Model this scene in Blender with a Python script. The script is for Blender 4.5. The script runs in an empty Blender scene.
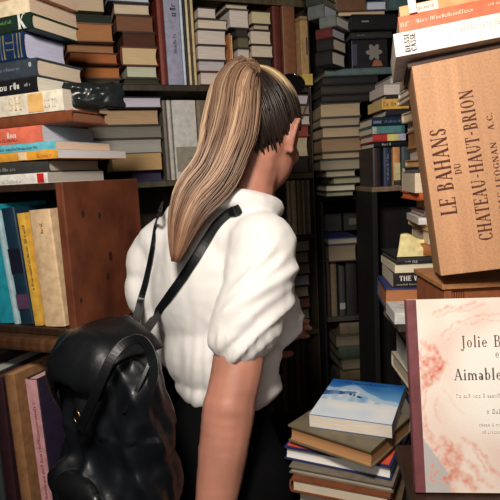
import bpy, bmesh, math, random
from mathutils import Vector, Matrix, noise
random.seed(7)
S = bpy.context.scene
C = S.collection
PI = math.pi
# ------------------------------------------------------------------ camera
F = 540.0
CAM = Vector((0, 0, 1.45))
p, r = math.radians(8.0), math.radians(3.0)
FW = Vector((0, math.cos(p), -math.sin(p)))
R0 = Vector((1, 0, 0)); U0 = R0.cross(FW)
RT = R0 * math.cos(r) - U0 * math.sin(r)
UP = U0 * math.cos(r) + R0 * math.sin(r)
cd = bpy.data.cameras.new('camera'); cam = bpy.data.objects.new('camera', cd); C.objects.link(cam)
cd.sensor_width = 36; cd.lens = 36 * F / 500; cd.clip_start = 0.02
m = Matrix.Identity(4)
for i in range(3):
    m[i][0] = RT[i]; m[i][1] = UP[i]; m[i][2] = -FW[i]; m[i][3] = CAM[i]
cam.matrix_world = m
S.camera = cam
def P(x, y, d):
    return CAM + FW * d + RT * ((x - 250) * d / F) + UP * ((250 - y) * d / F)
def proj(v):
    w = v - CAM; d = w.dot(FW)
    return 250 + w.dot(RT) * F / d, 250 - w.dot(UP) * F / d, d
Z = Vector((0, 0, 1))
# ------------------------------------------------------------------ materials
def lin(c):
    return tuple((v / 255 / 12.92 if v / 255 <= .04045 else ((v / 255 + .055) / 1.055) ** 2.4) for v in c)
_m = {}
def nt(name):
    mt = bpy.data.materials.new(name); mt.use_nodes = True
    return mt, mt.node_tree, mt.node_tree.nodes['Principled BSDF']
def mat(col, rough=.6, kind='cover', metal=0, spec=.4, name=None):
    key = (col, rough, kind, metal)
    if key in _m: return _m[key]
    mt, t, b = nt(name or kind)
    N, L = t.nodes, t.links
    c = lin(col)
    b.inputs['Roughness'].default_value = rough
    b.inputs['Metallic'].default_value = metal
    b.inputs['Specular IOR Level'].default_value = spec
    tc = N.new('ShaderNodeTexCoord')
    def ramp(fac, c0, c1, p0=.3, p1=.7):
        rr = N.new('ShaderNodeValToRGB')
        rr.color_ramp.elements[0].color = (*c0, 1); rr.color_ramp.elements[1].color = (*c1, 1)
        rr.color_ramp.elements[0].position = p0; rr.color_ramp.elements[1].position = p1
        L.new(fac, rr.inputs[0]); return rr.outputs[0]
    def noi(scale, vec=(1, 1, 1), det=3):
        mp = N.new('ShaderNodeMapping'); mp.inputs['Scale'].default_value = vec
        L.new(tc.outputs['Object'], mp.inputs[0])
        n = N.new('ShaderNodeTexNoise'); n.inputs['Scale'].default_value = scale; n.inputs['Detail'].default_value = det
        L.new(mp.outputs[0], n.inputs[0]); return n.outputs[0]
    def bump(h, s, dist=.001):
        bp = N.new('ShaderNodeBump'); bp.inputs['Strength'].default_value = s; bp.inputs['Distance'].default_value = dist
        L.new(h, bp.inputs['Height']); L.new(bp.outputs[0], b.inputs['Normal'])
    mul = lambda k: tuple(min(1, v * k) for v in c)
    if kind == 'page':
        n = noi(1, (25, 25, 900), 2)
        L.new(ramp(n, mul(.84), mul(1.05), .3, .65), b.inputs['Base Color']); bump(n, .35, .0006)
        b.inputs['Roughness'].default_value = .85
    elif kind == 'cover':
        n = noi(60, det=6)
        L.new(ramp(n, mul(.8), mul(1.12), .3, .6), b.inputs['Base Color']); bump(noi(250), .15, .0005)
    elif kind == 'wood':
        n = noi(1, (90, 14, 5) , 5)
        n2 = noi(14, det=4)
        a = ramp(n, mul(.62), mul(1.15), .3, .7)
        mx = N.new('ShaderNodeMixRGB'); mx.blend_type = 'MULTIPLY'; mx.inputs[0].default_value = .7
        L.new(a, mx.inputs[1]); L.new(ramp(n2, (.45, .38, .35), (1, 1, 1), .35, .6), mx.inputs[2])
        L.new(mx.outputs[0], b.inputs['Base Color']); bump(n, .3, .001)
    elif kind == 'pine':
        n = noi(1, (60, 60, 2.2), 5); n2 = noi(300, det=2)
        a = ramp(n, mul(.84), mul(1.1), .3, .7)
        mx = N.new('ShaderNodeMixRGB'); mx.blend_type = 'MULTIPLY'; mx.inputs[0].default_value = .5
        L.new(a, mx.inputs[1]); L.new(ramp(n2, (.7, .65, .6), (1, 1, 1), .35, .6), mx.inputs[2])
        L.new(mx.outputs[0], b.inputs['Base Color']); bump(n2, .2, .0006)
    elif kind == 'cloth':
        n = noi(8, det=4)
        L.new(ramp(n, mul(.93), mul(1.0)), b.inputs['Base Color']); bump(noi(900), .25, .0004)
        b.inputs['Sheen Weight'].default_value = .3
    elif kind == 'leather':
        n = noi(30, det=5)
        L.new(ramp(n, mul(.7), mul(1.3)), b.inputs['Base Color']); bump(noi(28, det=5), .35, .004)
        b.inputs['Coat Weight'].default_value = .15; b.inputs['Coat Roughness'].default_value = .25
    elif kind == 'skin':
        n = noi(18, det=4)
        L.new(ramp(n, mul(.85), mul(1.1)), b.inputs['Base Color']); bump(noi(400), .1, .0004)
        b.inputs['Subsurface Weight'].default_value = .15
        b.inputs['Subsurface Radius'].default_value = (.01, .004, .002)
        b.inputs['Subsurface Scale'].default_value = 1.0
    elif kind == 'plaster':
        L.new(ramp(noi(5, det=6), mul(.8), mul(1.1)), b.inputs['Base Color'])
    elif kind == 'vcol':
        at = N.new('ShaderNodeAttribute'); at.attribute_name = 'Col'
        n = noi(500)
        mx = N.new('ShaderNodeMixRGB'); mx.blend_type = 'MULTIPLY'; mx.inputs[0].default_value = .25
        L.new(at.outputs['Color'], mx.inputs[1]); L.new(ramp(n, (.75, .75, .75), (1, 1, 1)), mx.inputs[2])
        L.new(mx.outputs[0], b.inputs['Base Color'])
    else:
        b.inputs['Base Color'].default_value = (*c, 1)
    _m[key] = mt
    return mt
# ------------------------------------------------------------------ basics
def mesh_obj(name, verts, faces, mt=None, parent=None, smooth=False, M=None):
    me = bpy.data.meshes.new(name); me.from_pydata([tuple(v) for v in verts], [], faces); me.update()
    bm = bmesh.new(); bm.from_mesh(me); bmesh.ops.recalc_face_normals(bm, faces=bm.faces); bm.to_mesh(me); bm.free()
    o = bpy.data.objects.new(name, me); C.objects.link(o)
    if mt: me.materials.append(mt)
    if parent: o.parent = parent
    if M is not None: o.matrix_local = M
    if smooth:
        for f in me.polygons: f.use_smooth = True
    return o
def bevel(o, w=.002, seg=2):
    b = o.modifiers.new('bevel', 'BEVEL'); b.width = w; b.segments = seg; b.limit_method = 'ANGLE'
    return o
def tag(o, label=None, cat=None, group=None, kind=None):
    if label: o['label'] = label
    if cat: o['category'] = cat
    if group: o['group'] = group
    if kind: o['kind'] = kind
    return o
def empty(name, M, label, cat, group=None):
    o = bpy.data.objects.new(name, None); C.objects.link(o); o.empty_display_size = .03
    o.matrix_world = M
    return tag(o, label, cat, group)
def frame(O, x, y, z):
    M = Matrix.Identity(4)
    for i in range(3): M[i][0] = x[i]; M[i][1] = y[i]; M[i][2] = z[i]; M[i][3] = O[i]
    return M
class Geo:
    def __init__(s): s.v = []; s.f = []
    def box(s, x0, x1, y0, y1, z0, z1, M=None):
        n = len(s.v)
        for x in (x0, x1):
            for y in (y0, y1):
                for z in (z0, z1):
                    q = Vector((x, y, z)); s.v.append(M @ q if M else q)
        s.f += [tuple(n + i for i in q) for q in ((0, 1, 3, 2), (4, 6, 7, 5), (0, 4, 5, 1), (2, 3, 7, 6), (0, 2, 6, 4), (1, 5, 7, 3))]
        return s
    def poly(s, pts, th, M=None):          # polygon in xz plane facing -y, thickness th
        n = len(s.v); k = len(pts)
        for yy in (0, -th):
            for (x, z) in pts:
                q = Vector((x, yy, z)); s.v.append(M @ q if M else q)
        s.f.append(tuple(range(n, n + k))); s.f.append(tuple(range(n + 2 * k - 1, n + k - 1, -1)))
        for i in range(k):
            j = (i + 1) % k; s.f.append((n + i, n + j, n + k + j, n + k + i))
        return s
    def tube(s, pts, rad, seg=8, flat=1.0, up=None):
        n0 = len(s.v); K = len(pts)
        pts = [Vector(q) for q in pts]
        side = None
        for i, q in enumerate(pts):
            t = (pts[min(i + 1, K - 1)] - pts[max(i - 1, 0)]).normalized()
            if side is None:
                a = up if up is not None else (Z if abs(t.z) < .9 else Vector((1, 0, 0)))
                side = t.cross(a).normalized()
            side = (side - t * side.dot(t)).normalized(); nn = t.cross(side)
            rr = rad[i] if isinstance(rad, (list, tuple)) else rad
            for j in range(seg):
                an = 2 * PI * j / seg
                s.v.append(q + side * math.cos(an) * rr + nn * math.sin(an) * rr * flat)
        for i in range(K - 1):
            for j in range(seg):
                a = n0 + i * seg + j; b = n0 + i * seg + (j + 1) % seg
                s.f.append((a, b, b + seg, a + seg))
        s.f.append(tuple(n0 + j for j in range(seg))[::-1]); s.f.append(tuple(n0 + (K - 1) * seg + j for j in range(seg)))
        return s
    def sphere(s, c, rx, ry=None, rz=None, M=None, nu=16, nv=10):
        ry = ry or rx; rz = rz or rx; n0 = len(s.v); c = Vector(c)
        def pt(v):
            return c + (M.to_3x3() @ v if M else v)
        s.v.append(pt(Vector((0, 0, rz))))
        for i in range(1, nv):
            th = PI * i / nv
            for j in range(nu):
                ph = 2 * PI * j / nu
                s.v.append(pt(Vector((rx * math.sin(th) * math.cos(ph), ry * math.sin(th) * math.sin(ph), rz * math.cos(th)))))
        s.v.append(pt(Vector((0, 0, -rz))))
        last = len(s.v) - 1
        for j in range(nu): s.f.append((n0, n0 + 1 + j, n0 + 1 + (j + 1) % nu))
        for i in range(nv - 2):
            for j in range(nu):
                a = n0 + 1 + i * nu + j; b = n0 + 1 + i * nu + (j + 1) % nu
                s.f.append((a, a + nu, b + nu, b))
        for j in range(nu): s.f.append((last, last - nu + (j + 1) % nu, last - nu + j))
        return s
    def capsule(s, a, ra, b, rb, n=7):
        a = Vector(a); b = Vector(b)
        L = (b - a).length; k = max(2, int(L / (min(ra, rb) * .45)) + 1)
        for i in range(k + 1):
            t = i / k; s.sphere(a.lerp(b, t), ra + (rb - ra) * t, nu=14, nv=9)
        return s
    def build(s, name, mt, parent=None, smooth=False, M=None):
        return mesh_obj(name, s.v, s.f, mt, parent, smooth, M)
# ------------------------------------------------------------------ serif stroke lettering
T_, t_ = .15, .055
def _ser(x, y, w=.13): return ('H', x - w, x + w, y)
GL = {
 'L': (.62, [('V', .17, 0, 1), _ser(.17, 0), _ser(.17, 1), ('H', .17, .58, 0), ('v', .58, 0, .25)]),
 'E': (.64, [('V', .17, 0, 1), ('H', .04, .58, 0), ('H', .04, .56, 1), ('H', .17, .46, .52), ('v', .58, 0, .24), ('v', .56, .78, 1), ('v', .46, .42, .62)]),
 'B': (.68, [('V', .17, 0, 1), ('H', .04, .34, 0), ('H', .04, .34, 1), ('H', .17, .36, .53), ('A', .34, .77, .2, .23, -90, 90), ('A', .34, .27, .25, .27, -90, 90)]),
 'A': (.78, [('D', .12, 0, .38, 1, t_), ('D', .38, 1, .64, 0, T_), ('H', .2, .58, .34), _ser(.12, 0, .1), _ser(.65, 0, .12)]),
 'H': (.82, [('V', .17, 0, 1), ('V', .65, 0, 1), ('H', .17, .65, .52), _ser(.17, 0), _ser(.17, 1), _ser(.65, 0), _ser(.65, 1)]),
 'N': (.82, [('v', .15, 0, 1), ('D', .15, 1, .66, 0, T_), ('v', .66, 0, 1), _ser(.15, 0, .1), _ser(.15, 1, .08), _ser(.66, 1, .1)]),
 'S': (.56, [('A', .29, .75, .2, .25, 40, 230), ('D', .13, .62, .45, .38, T_), ('A', .29, .25, .22, .25, -150, 50), ('v', .47, .72, .95), ('v', .08, .05, .3)]),
 'D': (.78, [('V', .17, 0, 1), ('H', .04, .36, 0), ('H', .04, .36, 1), ('A', .34, .5, .35, .5, -90, 90)]),
 'U': (.8, [('V', .17, .3, 1), ('v', .64, .3, 1), ('A', .405, .3, .235, .3, 180, 360), _ser(.17, 1), _ser(.64, 1, .1)]),
 'C': (.72, [('A', .4, .5, .33, .5, 45, 315), ('v', .64, .7, .95), ('v', .64, .06, .25)]),
 'T': (.68, [('V', .34, 0, 1), ('H', .04, .64, 1), ('v', .05, .76, 1), ('v', .63, .76, 1), _ser(.34, 0)]),
 'R': (.74, [('V', .17, 0, 1), ('H', .04, .34, 1), _ser(.17, 0), ('H', .17, .36, .5), ('A', .34, .75, .22, .25, -90, 90), ('D', .36, .5, .62, 0, T_), _ser(.65, 0, .08)]),
 'I': (.34, [('V', .17, 0, 1), _ser(.17, 0), _ser(.17, 1)]),
 'O': (.82, [('A', .41, .5, .34, .5, 0, 360)]),
 'P': (.66, [('V', .17, 0, 1), ('H', .04, .34, 1), _ser(.17, 0), ('H', .17, .36, .48), ('A', .34, .74, .22, .26, -90, 90)]),
 'G': (.78, [('A', .4, .5, .33, .5, 45, 340), ('V', .64, .08, .4), _ser(.64, .4, .1), ('v', .64, .72, .95)]),
 'J': (.42, [('V', .24, -.1, 1), _ser(.24, 1), ('A', .1, -.12, .14, .2, 190, 350)]),
 'W': (1.0, [('D', .06, 1, .3, 0, T_), ('D', .3, 0, .5, 1, t_), ('D', .5, 1, .74, 0, T_), ('D', .74, 0, .94, 1, t_), _ser(.08, 1, .09), _ser(.92, 1, .08)]),
 'K': (.76, [('V', .17, 0, 1), _ser(.17, 0), _ser(.17, 1), ('D', .17, .4, .6, 1, t_), ('D', .3, .55, .64, 0, T_), _ser(.62, 1, .1), _ser(.65, 0, .1)]),
 'o': (.54, [('A', .26, .31, .21, .31, 0, 360)]),
 'l': (.28, [('V', .13, 0, 1.05), _ser(.13, 0, .11)]),
 'i': (.28, [('V', .13, 0, .62), _ser(.13, 0, .11), ('B', .13, .85)]),
 'e': (.5, [('A', .26, .31, .21, .31, 0, 320), ('H', .07, .45, .34)]),
 't': (.34, [('V', .15, .05, .85), ('H', .02, .3, .6), ('A', .22, .1, .08, .1, 180, 320)]),
 'm': (.86, [('V', .13, 0, .62), ('V', .43, 0, .5), ('V', .73, 0, .5), ('A', .29, .42, .14, .2, 0, 150), ('A', .59, .42, .14, .2, 0, 150), _ser(.13, 0, .1), _ser(.43, 0, .1), _ser(.73, 0, .1)]),
 'n': (.56, [('V', .13, 0, .62), ('V', .43, 0, .5), ('A', .29, .42, .14, .2, 0, 150), _ser(.13, 0, .1), _ser(.43, 0, .1)]),
 'a': (.5, [('V', .36, 0, .48), ('A', .22, .44, .14, .18, 0, 160), ('A', .21, .17, .15, .17, 0, 360)]),
 'b': (.56, [('V', .12, 0, 1.05), ('A', .28, .31, .2, .31, -150, 150)]),
 'd': (.56, [('V', .42, 0, 1.05), ('A', .27, .31, .2, .31, 30, 330)]),
 'r': (.4, [('V', .13, 0, .62), _ser(.13, 0, .1), ('A', .27, .45, .12, .17, 20, 150)]),
 'u': (.56, [('V', .12, .15, .62), ('V', .42, 0, .62), ('A', .27, .17, .15, .17, 180, 360)]),
 '-': (.5, [('H', .12, .38, .45), ('H', .12, .38, .48)]),
 '.': (.26, [('B', .12, .05)]),
 ' ': (.4, []),
}
def letters(txt, size, th=.0004, gap=.06, bold=1.0):
    g = Geo(); x = 0
    def add(pts): g.poly([(a * size, b * size) for a, b in pts], th)
    for ch in txt:
        w, st = GL.get(ch, (.5, []))
        T, t = T_ * bold, t_ * bold
        for s in st:
            k = s[0]
            if k in 'Vv':
                ww = (T if k == 'V' else t) / 2; X = x + s[1]
                add([(X - ww, s[2]), (X + ww, s[2]), (X + ww, s[3]), (X - ww, s[3])])
            elif k == 'H':
                y0 = s[3] - (t / 2 if s[3] > .1 else 0); y0 = s[3] - t if s[3] >= .99 else y0
                add([(x + s[1], y0), (x + s[2], y0), (x + s[2], y0 + t), (x + s[1], y0 + t)])
            elif k == 'D':
                ww = s[5] * bold / 2 * 1.1
                add([(x + s[1] - ww, s[2]), (x + s[1] + ww, s[2]), (x + s[3] + ww, s[4]), (x + s[3] - ww, s[4])])
            elif k == 'B':
                add([(x + s[1] + .08 * math.cos(a), s[2] + .08 * math.sin(a)) for a in [i * PI / 4 for i in range(8)]])
            elif k == 'A':
                cx, cy, rx, ry, a0, a1 = s[1:]
                n = max(6, int(abs(a1 - a0) / 18))
                for i in range(n):
                    q = []
                    for a, io in ((i, 0), (i + 1, 0), (i + 1, 1), (i, 1)):
                        an = math.radians(a0 + (a1 - a0) * a / n)
                        wv = t + (T - t) * abs(math.cos(an)) ** 1.5
                        ri = (rx if io == 0 else rx - wv, ry if io == 0 else ry - (t + .2 * (wv - t)))
                        q.append((x + cx + ri[0] * math.cos(an), cy + ri[1] * math.sin(an)))
                    add(q)
        x += w + gap
    return g, x * size
def dashes(width, size, seed=0, th=.0003):
    """tiny lettering too small to read: rows of little strokes"""
    rn = random.Random(seed); g = Geo(); x = 0
    while x < width:
        w = size * rn.uniform(.35, .6); h = size * rn.choice((.65, .65, 1.0))
        b = size * .16
        g.poly([(x, 0), (x + b, 0), (x + b, h), (x, h)], th)
        if rn.random() < .8: g.poly([(x, h * .8), (x + w, h * .8), (x + w, h), (x, h)], th)
        if rn.random() < .6: g.poly([(x + w - b, 0), (x + w, 0), (x + w, h), (x + w - b, h)], th)
        if rn.random() < .5: g.poly([(x, 0), (x + w, 0), (x + w, b), (x, b)], th)
        x += w + size * .22
        if rn.random() < .16: x += size * .5
    return g, width
# ------------------------------------------------------------------ a book
def build_book(name, label, M, L, W, T, cover, page, hard=True, group=None, texts=(), cat='book', rough=.5, bands=(), stripe=None):
    root = empty(name, M, label, cat, group)
    bt = min(.0028, T * .16) if hard else min(.0007, T * .1)
    ov = .003 if hard else .0003
    c = min(.004, T * .3) if hard else min(.001, T * .1)
    N = 7
    outer = [(W / 2, 0)]; inner = [(W / 2, bt)]
    for i in range(N):
        a = PI * i / (N - 1); s = math.sin(a)
        z = T / 2 - T / 2 * math.cos(a) if hard else T * i / (N - 1)
        z = T * (.5 - .5 * math.cos(a)) if hard else T * i / (N - 1)
        y = -W / 2 + c * (1 - s)
        outer.append((y, z)); inner.append((y + bt, bt + (T - 2 * bt) * z / T))
    outer.append((W / 2, T)); inner.append((W / 2, T - bt))
    v = []; f = []; k = len(outer)
    for x in (-L / 2, L / 2):
        for q in outer + inner: v.append((x, q[0], q[1]))
    for i in range(k - 1):
        a, b, ai, bi = i, i + 1, k + i, k + i + 1; o = 2 * k
        f += [(a, b, b + o, a + o), (ai, ai + o, bi + o, bi), (a, ai, bi, b), (a + o, b + o, bi + o, ai + o)]
    for e in (0, k - 1): f.append((e, e + k, e + 3 * k, e + 2 * k))
    cv = mesh_obj('cover', v, f, mat(cover, rough), root)
    # page block
    y0 = -W / 2 + c + bt; y1 = W / 2 - ov; nf = 7
    pr = [(y0 - c * .0, bt)]
    prof = [(y0, bt), (y0, T - bt)]
    dep = min(.004, T * .12) if hard else 0
    for i in range(nf):
        t = i / (nf - 1)
        prof.append((y1 - dep * math.sin(PI * t), T - bt - (T - 2 * bt) * t))
    v = []; f = []; k = len(prof); hx = L / 2 - ov
    for x in (-hx, hx):
        for q in prof: v.append((x, q[0], q[1]))
    f.append(tuple(range(k))); f.append(tuple(range(2 * k - 1, k - 1, -1)))
    for i in range(k):
        j = (i + 1) % k; f.append((i, j, j + k, i + k))
    mesh_obj('page_block', v, f, mat(page, kind='page'), root)
    # bands across the spine: (x centre fraction -.5...5, width m, colour)
    for (fx, w, col) in bands:
        if w < 0: w = -w * L
        g = Geo(); g.box(fx * L - w / 2, fx * L + w / 2, -W / 2 - .0003, -W / 2 + .002, T * .06, T * .94)
        g.build('spine_band', mat(col, .5), root)
    for tx in texts:
        # (kind, string/width, size, x, z, colour[, face])
        kind, s, size, x, z, col = tx[:6]; face = tx[6] if len(tx) > 6 else 'spine'
        g, w = letters(s, size, bold=1.3) if kind == 'T' else dashes(s, size, len(label) + int(x * 900))
        if face == 'spine': Mt = Matrix.Translation((x, -W / 2 - .0004, z))
        else: Mt = Matrix.Translation((x, z, T + .0006)) @ Matrix.Rotation(-PI / 2, 4, 'X')
        g.build('lettering', mat(col, .5, 'flat'), root, M=Mt)
    return root
class Fr:
    def __init__(s, O, yaw, z=None):
        s.O = O.copy()
        if z is not None: s.O.z = z
        y = math.radians(yaw)
        s.a = Vector((math.cos(y), math.sin(y), 0)); s.b = Vector((-math.sin(y), math.cos(y), 0))
    def at(s, px, O=None, d=None):
        O = O or s.O; d = d or s.a
        lo, hi = -1.5, 1.5
        f = lambda t: proj(O + d * t)[0] - px
        while proj(O + d * lo)[2] < .1: lo += .1
        while proj(O + d * hi)[2] < .1: hi -= .1
        for _ in range(50):
            mid = (lo + hi) / 2
            if f(lo) * f(mid) <= 0: hi = mid
            else: lo = mid
        return (lo + hi) / 2
PG = (226, 214, 196)
def B(x0, x1, h, side, cover, page, D, desc, **k): return dict(x0=x0, x1=x1, h=h, side=side, cover=cover, page=page, D=D, desc=desc, **k)
def orient(side, L_a, D, a, b, C0):
    """lying book; returns matrix, L, W"""
    if side == 'F': return frame(C0, a, b, Z), L_a, D
    if side == 'B': return frame(C0, -a, -b, Z), L_a, D
    if side == 'L': return frame(C0, -b, a, Z), D, L_a
    if side == 'R': return frame(C0, b, -a, Z), D, L_a
def stack(fr, items, group, where, off=0):
    z = fr.O.z
    for it in items:
        O = Vector((fr.O.x, fr.O.y, z)) + fr.b * (off + it.get('off', 0))
        t1 = fr.at(it['x1'], O)
        t0 = t1 - it['len'] if it['x0'] is None else fr.at(it['x0'], O)
        d = proj(O + fr.a * ((t0 + t1) / 2 if it['x0'] is not None else t1))[2]
        T = it['h'] * d / F
        D = it['D']
        if it.get('back'): D = fr.at(it['back'], O + fr.a * t1, fr.b)
        Cn = O + fr.a * (t0 + t1) / 2 + fr.b * D / 2
        jy = math.radians(it.get('dy', 0)); a = fr.a * math.cos(jy) + fr.b * math.sin(jy); b = fr.b * math.cos(jy) - fr.a * math.sin(jy)
        M, L, W = orient(it['side'], t1 - t0, D, a, b, Cn)
        lab = it['desc'] + (' ' + where if where and not it.get('full') else '')
        build_book(it.get('name', 'book'), lab, M, L, W, T - .0003, it['cover'], it['page'], it.get('hard', True), group,
                   it.get('texts', ()), rough=it.get('rough', .5), bands=it.get('bands', ()))
        if not it.get('same'): z += T
    return z
def row(fr, items, group, where, off=0, lean=0, hmax=9):
    """upright books, spine to the front"""
    for it in items:
        O = fr.O + fr.b * (off + it.get('off', 0))
        t0 = fr.at(it['x0'], O); t1 = fr.at(it['x1'], O)
        d = proj(O + fr.a * (t0 + t1) / 2)[2]
        H = min(hmax, it['h'] * d / F); T = (t1 - t0) - .0004
        ln = math.radians(it.get('lean', lean))       # + leans to the right at the top
        up = Z * math.cos(ln) + fr.a * math.sin(ln); th = fr.a * math.cos(ln) - Z * math.sin(ln)
        jy = math.radians(it.get('dy', 0))
        D = it['D']
        base = O + fr.a * t0 + Z * (T * abs(math.sin(ln)) if ln > 0 else 0)
        b = (fr.b * math.cos(jy) - th * math.sin(jy)).normalized(); th2 = (-(up.cross(b))).normalized() * 1
        th2 = b.cross(up) * 1
        if th2.dot(fr.a) < 0: th2 = -th2
        # canonical x->up, y->b, z-> up x b (points left); start at right face
        zz = up.cross(b)
        org = base + up * H / 2 + b * D / 2 + (th2 * T if zz.dot(fr.a) < 0 else 0 * th2)
        M = frame(org, up, b, zz)
        build_book(it.get('name', 'book'), it['desc'] + (' ' + where if where and not it.get('full') else ''), M, H, D, T, it['cover'], it['page'],
                   it.get('hard', True), group, it.get('texts', ()), rough=it.get('rough', .5), bands=it.get('bands', ()))
def boxthing(name, fr, a0, a1, b0, b1, z0, z1, mt, parent=None, bev=.002):
    g = Geo(); M = frame(Vector((fr.O.x, fr.O.y, 0)), fr.a, fr.b, Z)
    g.box(a0, a1, b0, b1, z0, z1)
    o = g.build(name, mt, parent)
    if parent is None: o.matrix_world = M
    else: o.matrix_local = parent.matrix_world.inverted() @ M
    if bev: bevel(o, bev)
    return o
# ------------------------------------------------------------------ the room
def struct(name, x0, x1, y0, y1, z0, z1, mt):
    o = Geo().box(x0, x1, y0, y1, z0, z1).build(name, mt); return tag(o, kind='structure')
wallm = mat((70, 60, 52), .9, 'plaster')
struct('floor', -1.7, 1.9, -1.6, 3.0, -.05, 0, mat((60, 42, 30), .6, 'wood'))
struct('ceiling', -1.7, 1.9, -1.6, 3.0, 2.7, 2.75, mat((120, 112, 100), .9, 'plaster'))
struct('wall_back', -1.7, 1.9, 2.9, 3.0, 0, 2.7, wallm)
struct('wall_left', -1.7, -1.6, -1.6, 2.9, 0, 2.7, wallm)
struct('wall_right', 1.8, 1.9, -1.6, 2.9, 0, 2.7, wallm)
struct('wall_front', -1.6, 1.8, -1.6, -1.5, 0, 2.7, wallm)
# ------------------------------------------------------------------ left wooden case
C0 = P(62, 182, 1.0)
LF = Fr(C0, -22)
zt = C0.z                      # top of the case
zb = P(66, 345, 1.0).z         # underside
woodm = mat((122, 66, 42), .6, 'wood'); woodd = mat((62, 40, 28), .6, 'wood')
case = empty('wooden_case', frame(Vector((C0.x, C0.y, zb)), LF.a, LF.b, Z),
             'old stained wooden case with open front carrying the left pile of books', 'case')
CD = .25
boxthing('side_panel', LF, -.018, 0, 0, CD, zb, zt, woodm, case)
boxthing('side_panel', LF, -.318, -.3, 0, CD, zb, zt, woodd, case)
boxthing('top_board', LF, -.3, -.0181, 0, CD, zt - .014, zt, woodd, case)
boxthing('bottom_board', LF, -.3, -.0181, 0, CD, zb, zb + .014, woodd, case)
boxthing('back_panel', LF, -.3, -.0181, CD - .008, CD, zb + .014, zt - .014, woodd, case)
# knots and nail holes in the side panel
for (bb, zz, rr) in ((.05, .235, .004), (.1, .228, .004), (.11, .1, .005), (.125, .14, .006), (.02, .07, .003)):
    g = Geo(); g.tube([(0, 0, 0), (.0006, 0, 0)], rr, 10)
    o = g.build('knot', mat((50, 26, 16), .7, 'flat'), case); o.matrix_local = Matrix.Translation((.0002, bb, zz)) @ Matrix.Scale(1.7, 4, (0, 0, 1))
# pile on top of the case (spines to the front, heads to the right)
LP_ = 'in the pile atop the wooden case'
L0 = .24
stack(Fr(C0 + LF.b * .004, -22), [
 B(None, 48, 10.5, 'F', (236, 232, 224), (190, 182, 172), .15, 'white paperback with red mark on spine, lowest', len=L0, back=104, hard=False, bands=((.43, .016, (200, 40, 36)),), texts=(('d', .12, .006, -.06, .003, (190, 186, 180)),)),
 B(None, 46, 13, 'F', (62, 60, 58), (186, 176, 164), .15, 'charcoal hardback with grey page block, second from bottom', len=L0, back=101, texts=(('d', .06, .007, -.02, .006, (150, 148, 140)),), dy=2),
 B(None, 61, 9, 'F', (236, 166, 62), (222, 218, 222), .17, 'thin orange-yellow spined paperback', len=L0, back=126, hard=False, dy=-2, bands=((.14, .02, (240, 214, 170)),), texts=(('d', .035, .006, .07, .004, (200, 120, 40)),)),
 B(None, 56, 8.5, 'F', (110, 196, 214), (230, 206, 184), .15, 'thin sky blue paperback', len=L0, back=110, hard=False, texts=(('d', .1, .005, -.02, .004, (60, 110, 130)),)),
 B(None, 43, 16.5, 'F', (238, 122, 96), (206, 200, 208), .15, 'salmon paperback with small white crest on spine', len=L0, back=94, hard=False, texts=(('d', .022, .011, .035, .011, (250, 240, 236)), ('d', .06, .005, .0, .005, (150, 60, 50)))),
 B(None, 72, 12, 'F', (128, 70, 44), (140, 92, 66), .16, 'flat reddish brown hardback', len=L0, back=108),
 B(None, 64, 21, 'F', (238, 228, 208), (226, 214, 196), .15, 'thick cream book with orange square spine', len=L0, back=100, hard=False, bands=((.235, .036, (240, 190, 120)),), texts=(('T', 'SH', .024, -.01, .009, (232, 212, 180)), ('d', .03, .022, .077, .008, (228, 218, 200)))),
 B(None, 38, 15, 'F', (28, 27, 30), (228, 222, 206), .15, 'black spined paperback with bold white title', len=L0, back=92, hard=False, texts=(('d', .048, .012, .03, .009, (240, 240, 236)), ('d', .014, .006, .09, .012, (180, 180, 176)), ('d', .012, .02, .008, .004, (220, 220, 216)))),
 B(None, 37, 18.5, 'F', (62, 70, 80), (222, 204, 180), .15, 'dark slate hardback with faint spine lettering', len=L0, back=84, rough=.35, texts=(('d', .05, .007, .028, .015, (110, 124, 150)), ('d', .008, .012, .002, .012, (210, 214, 220)), ('d', .006, .012, .104, .018, (210, 214, 220)))),
 B(None, 25, 27, 'F', (26, 48, 84), (206, 206, 232), .16, 'thick navy gilt-lined hardback with lavender-white pages', len=L0, back=68, rough=.35, bands=((.47, .0012, (150, 140, 100)), (.44, .0012, (150, 140, 100)), (.40, .0008, (120, 124, 110)), (.30, .0016, (150, 140, 100)), (.27, .0008, (120, 124, 110)), (.18, .0012, (150, 140, 100))), texts=(('d', .018, .004, .078, .03, (150, 144, 110)), ('d', .018, .003, .078, .018, (150, 144, 110)))),
 B(None, 32, 16, 'F', (30, 50, 40), (226, 206, 180), .15, 'dark green hardback with large white spine monogram', len=L0, back=80, texts=(('T', 'K', .026, .088, .002, (240, 240, 232)), ('d', .03, .006, .04, .015, (110, 150, 90)))),
 B(None, 30, 15, 'F', (240, 222, 186), (214, 188, 164), .15, 'pale yellow paperback with pinkish pages', len=L0, back=77, hard=False),
 B(None, 34, 14, 'F', (200, 150, 120), (212, 184, 160), .15, 'brown-paged paperback at the very top', len=L0, back=78, hard=False),
], 'books piled on the wooden case', LP_)
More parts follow.
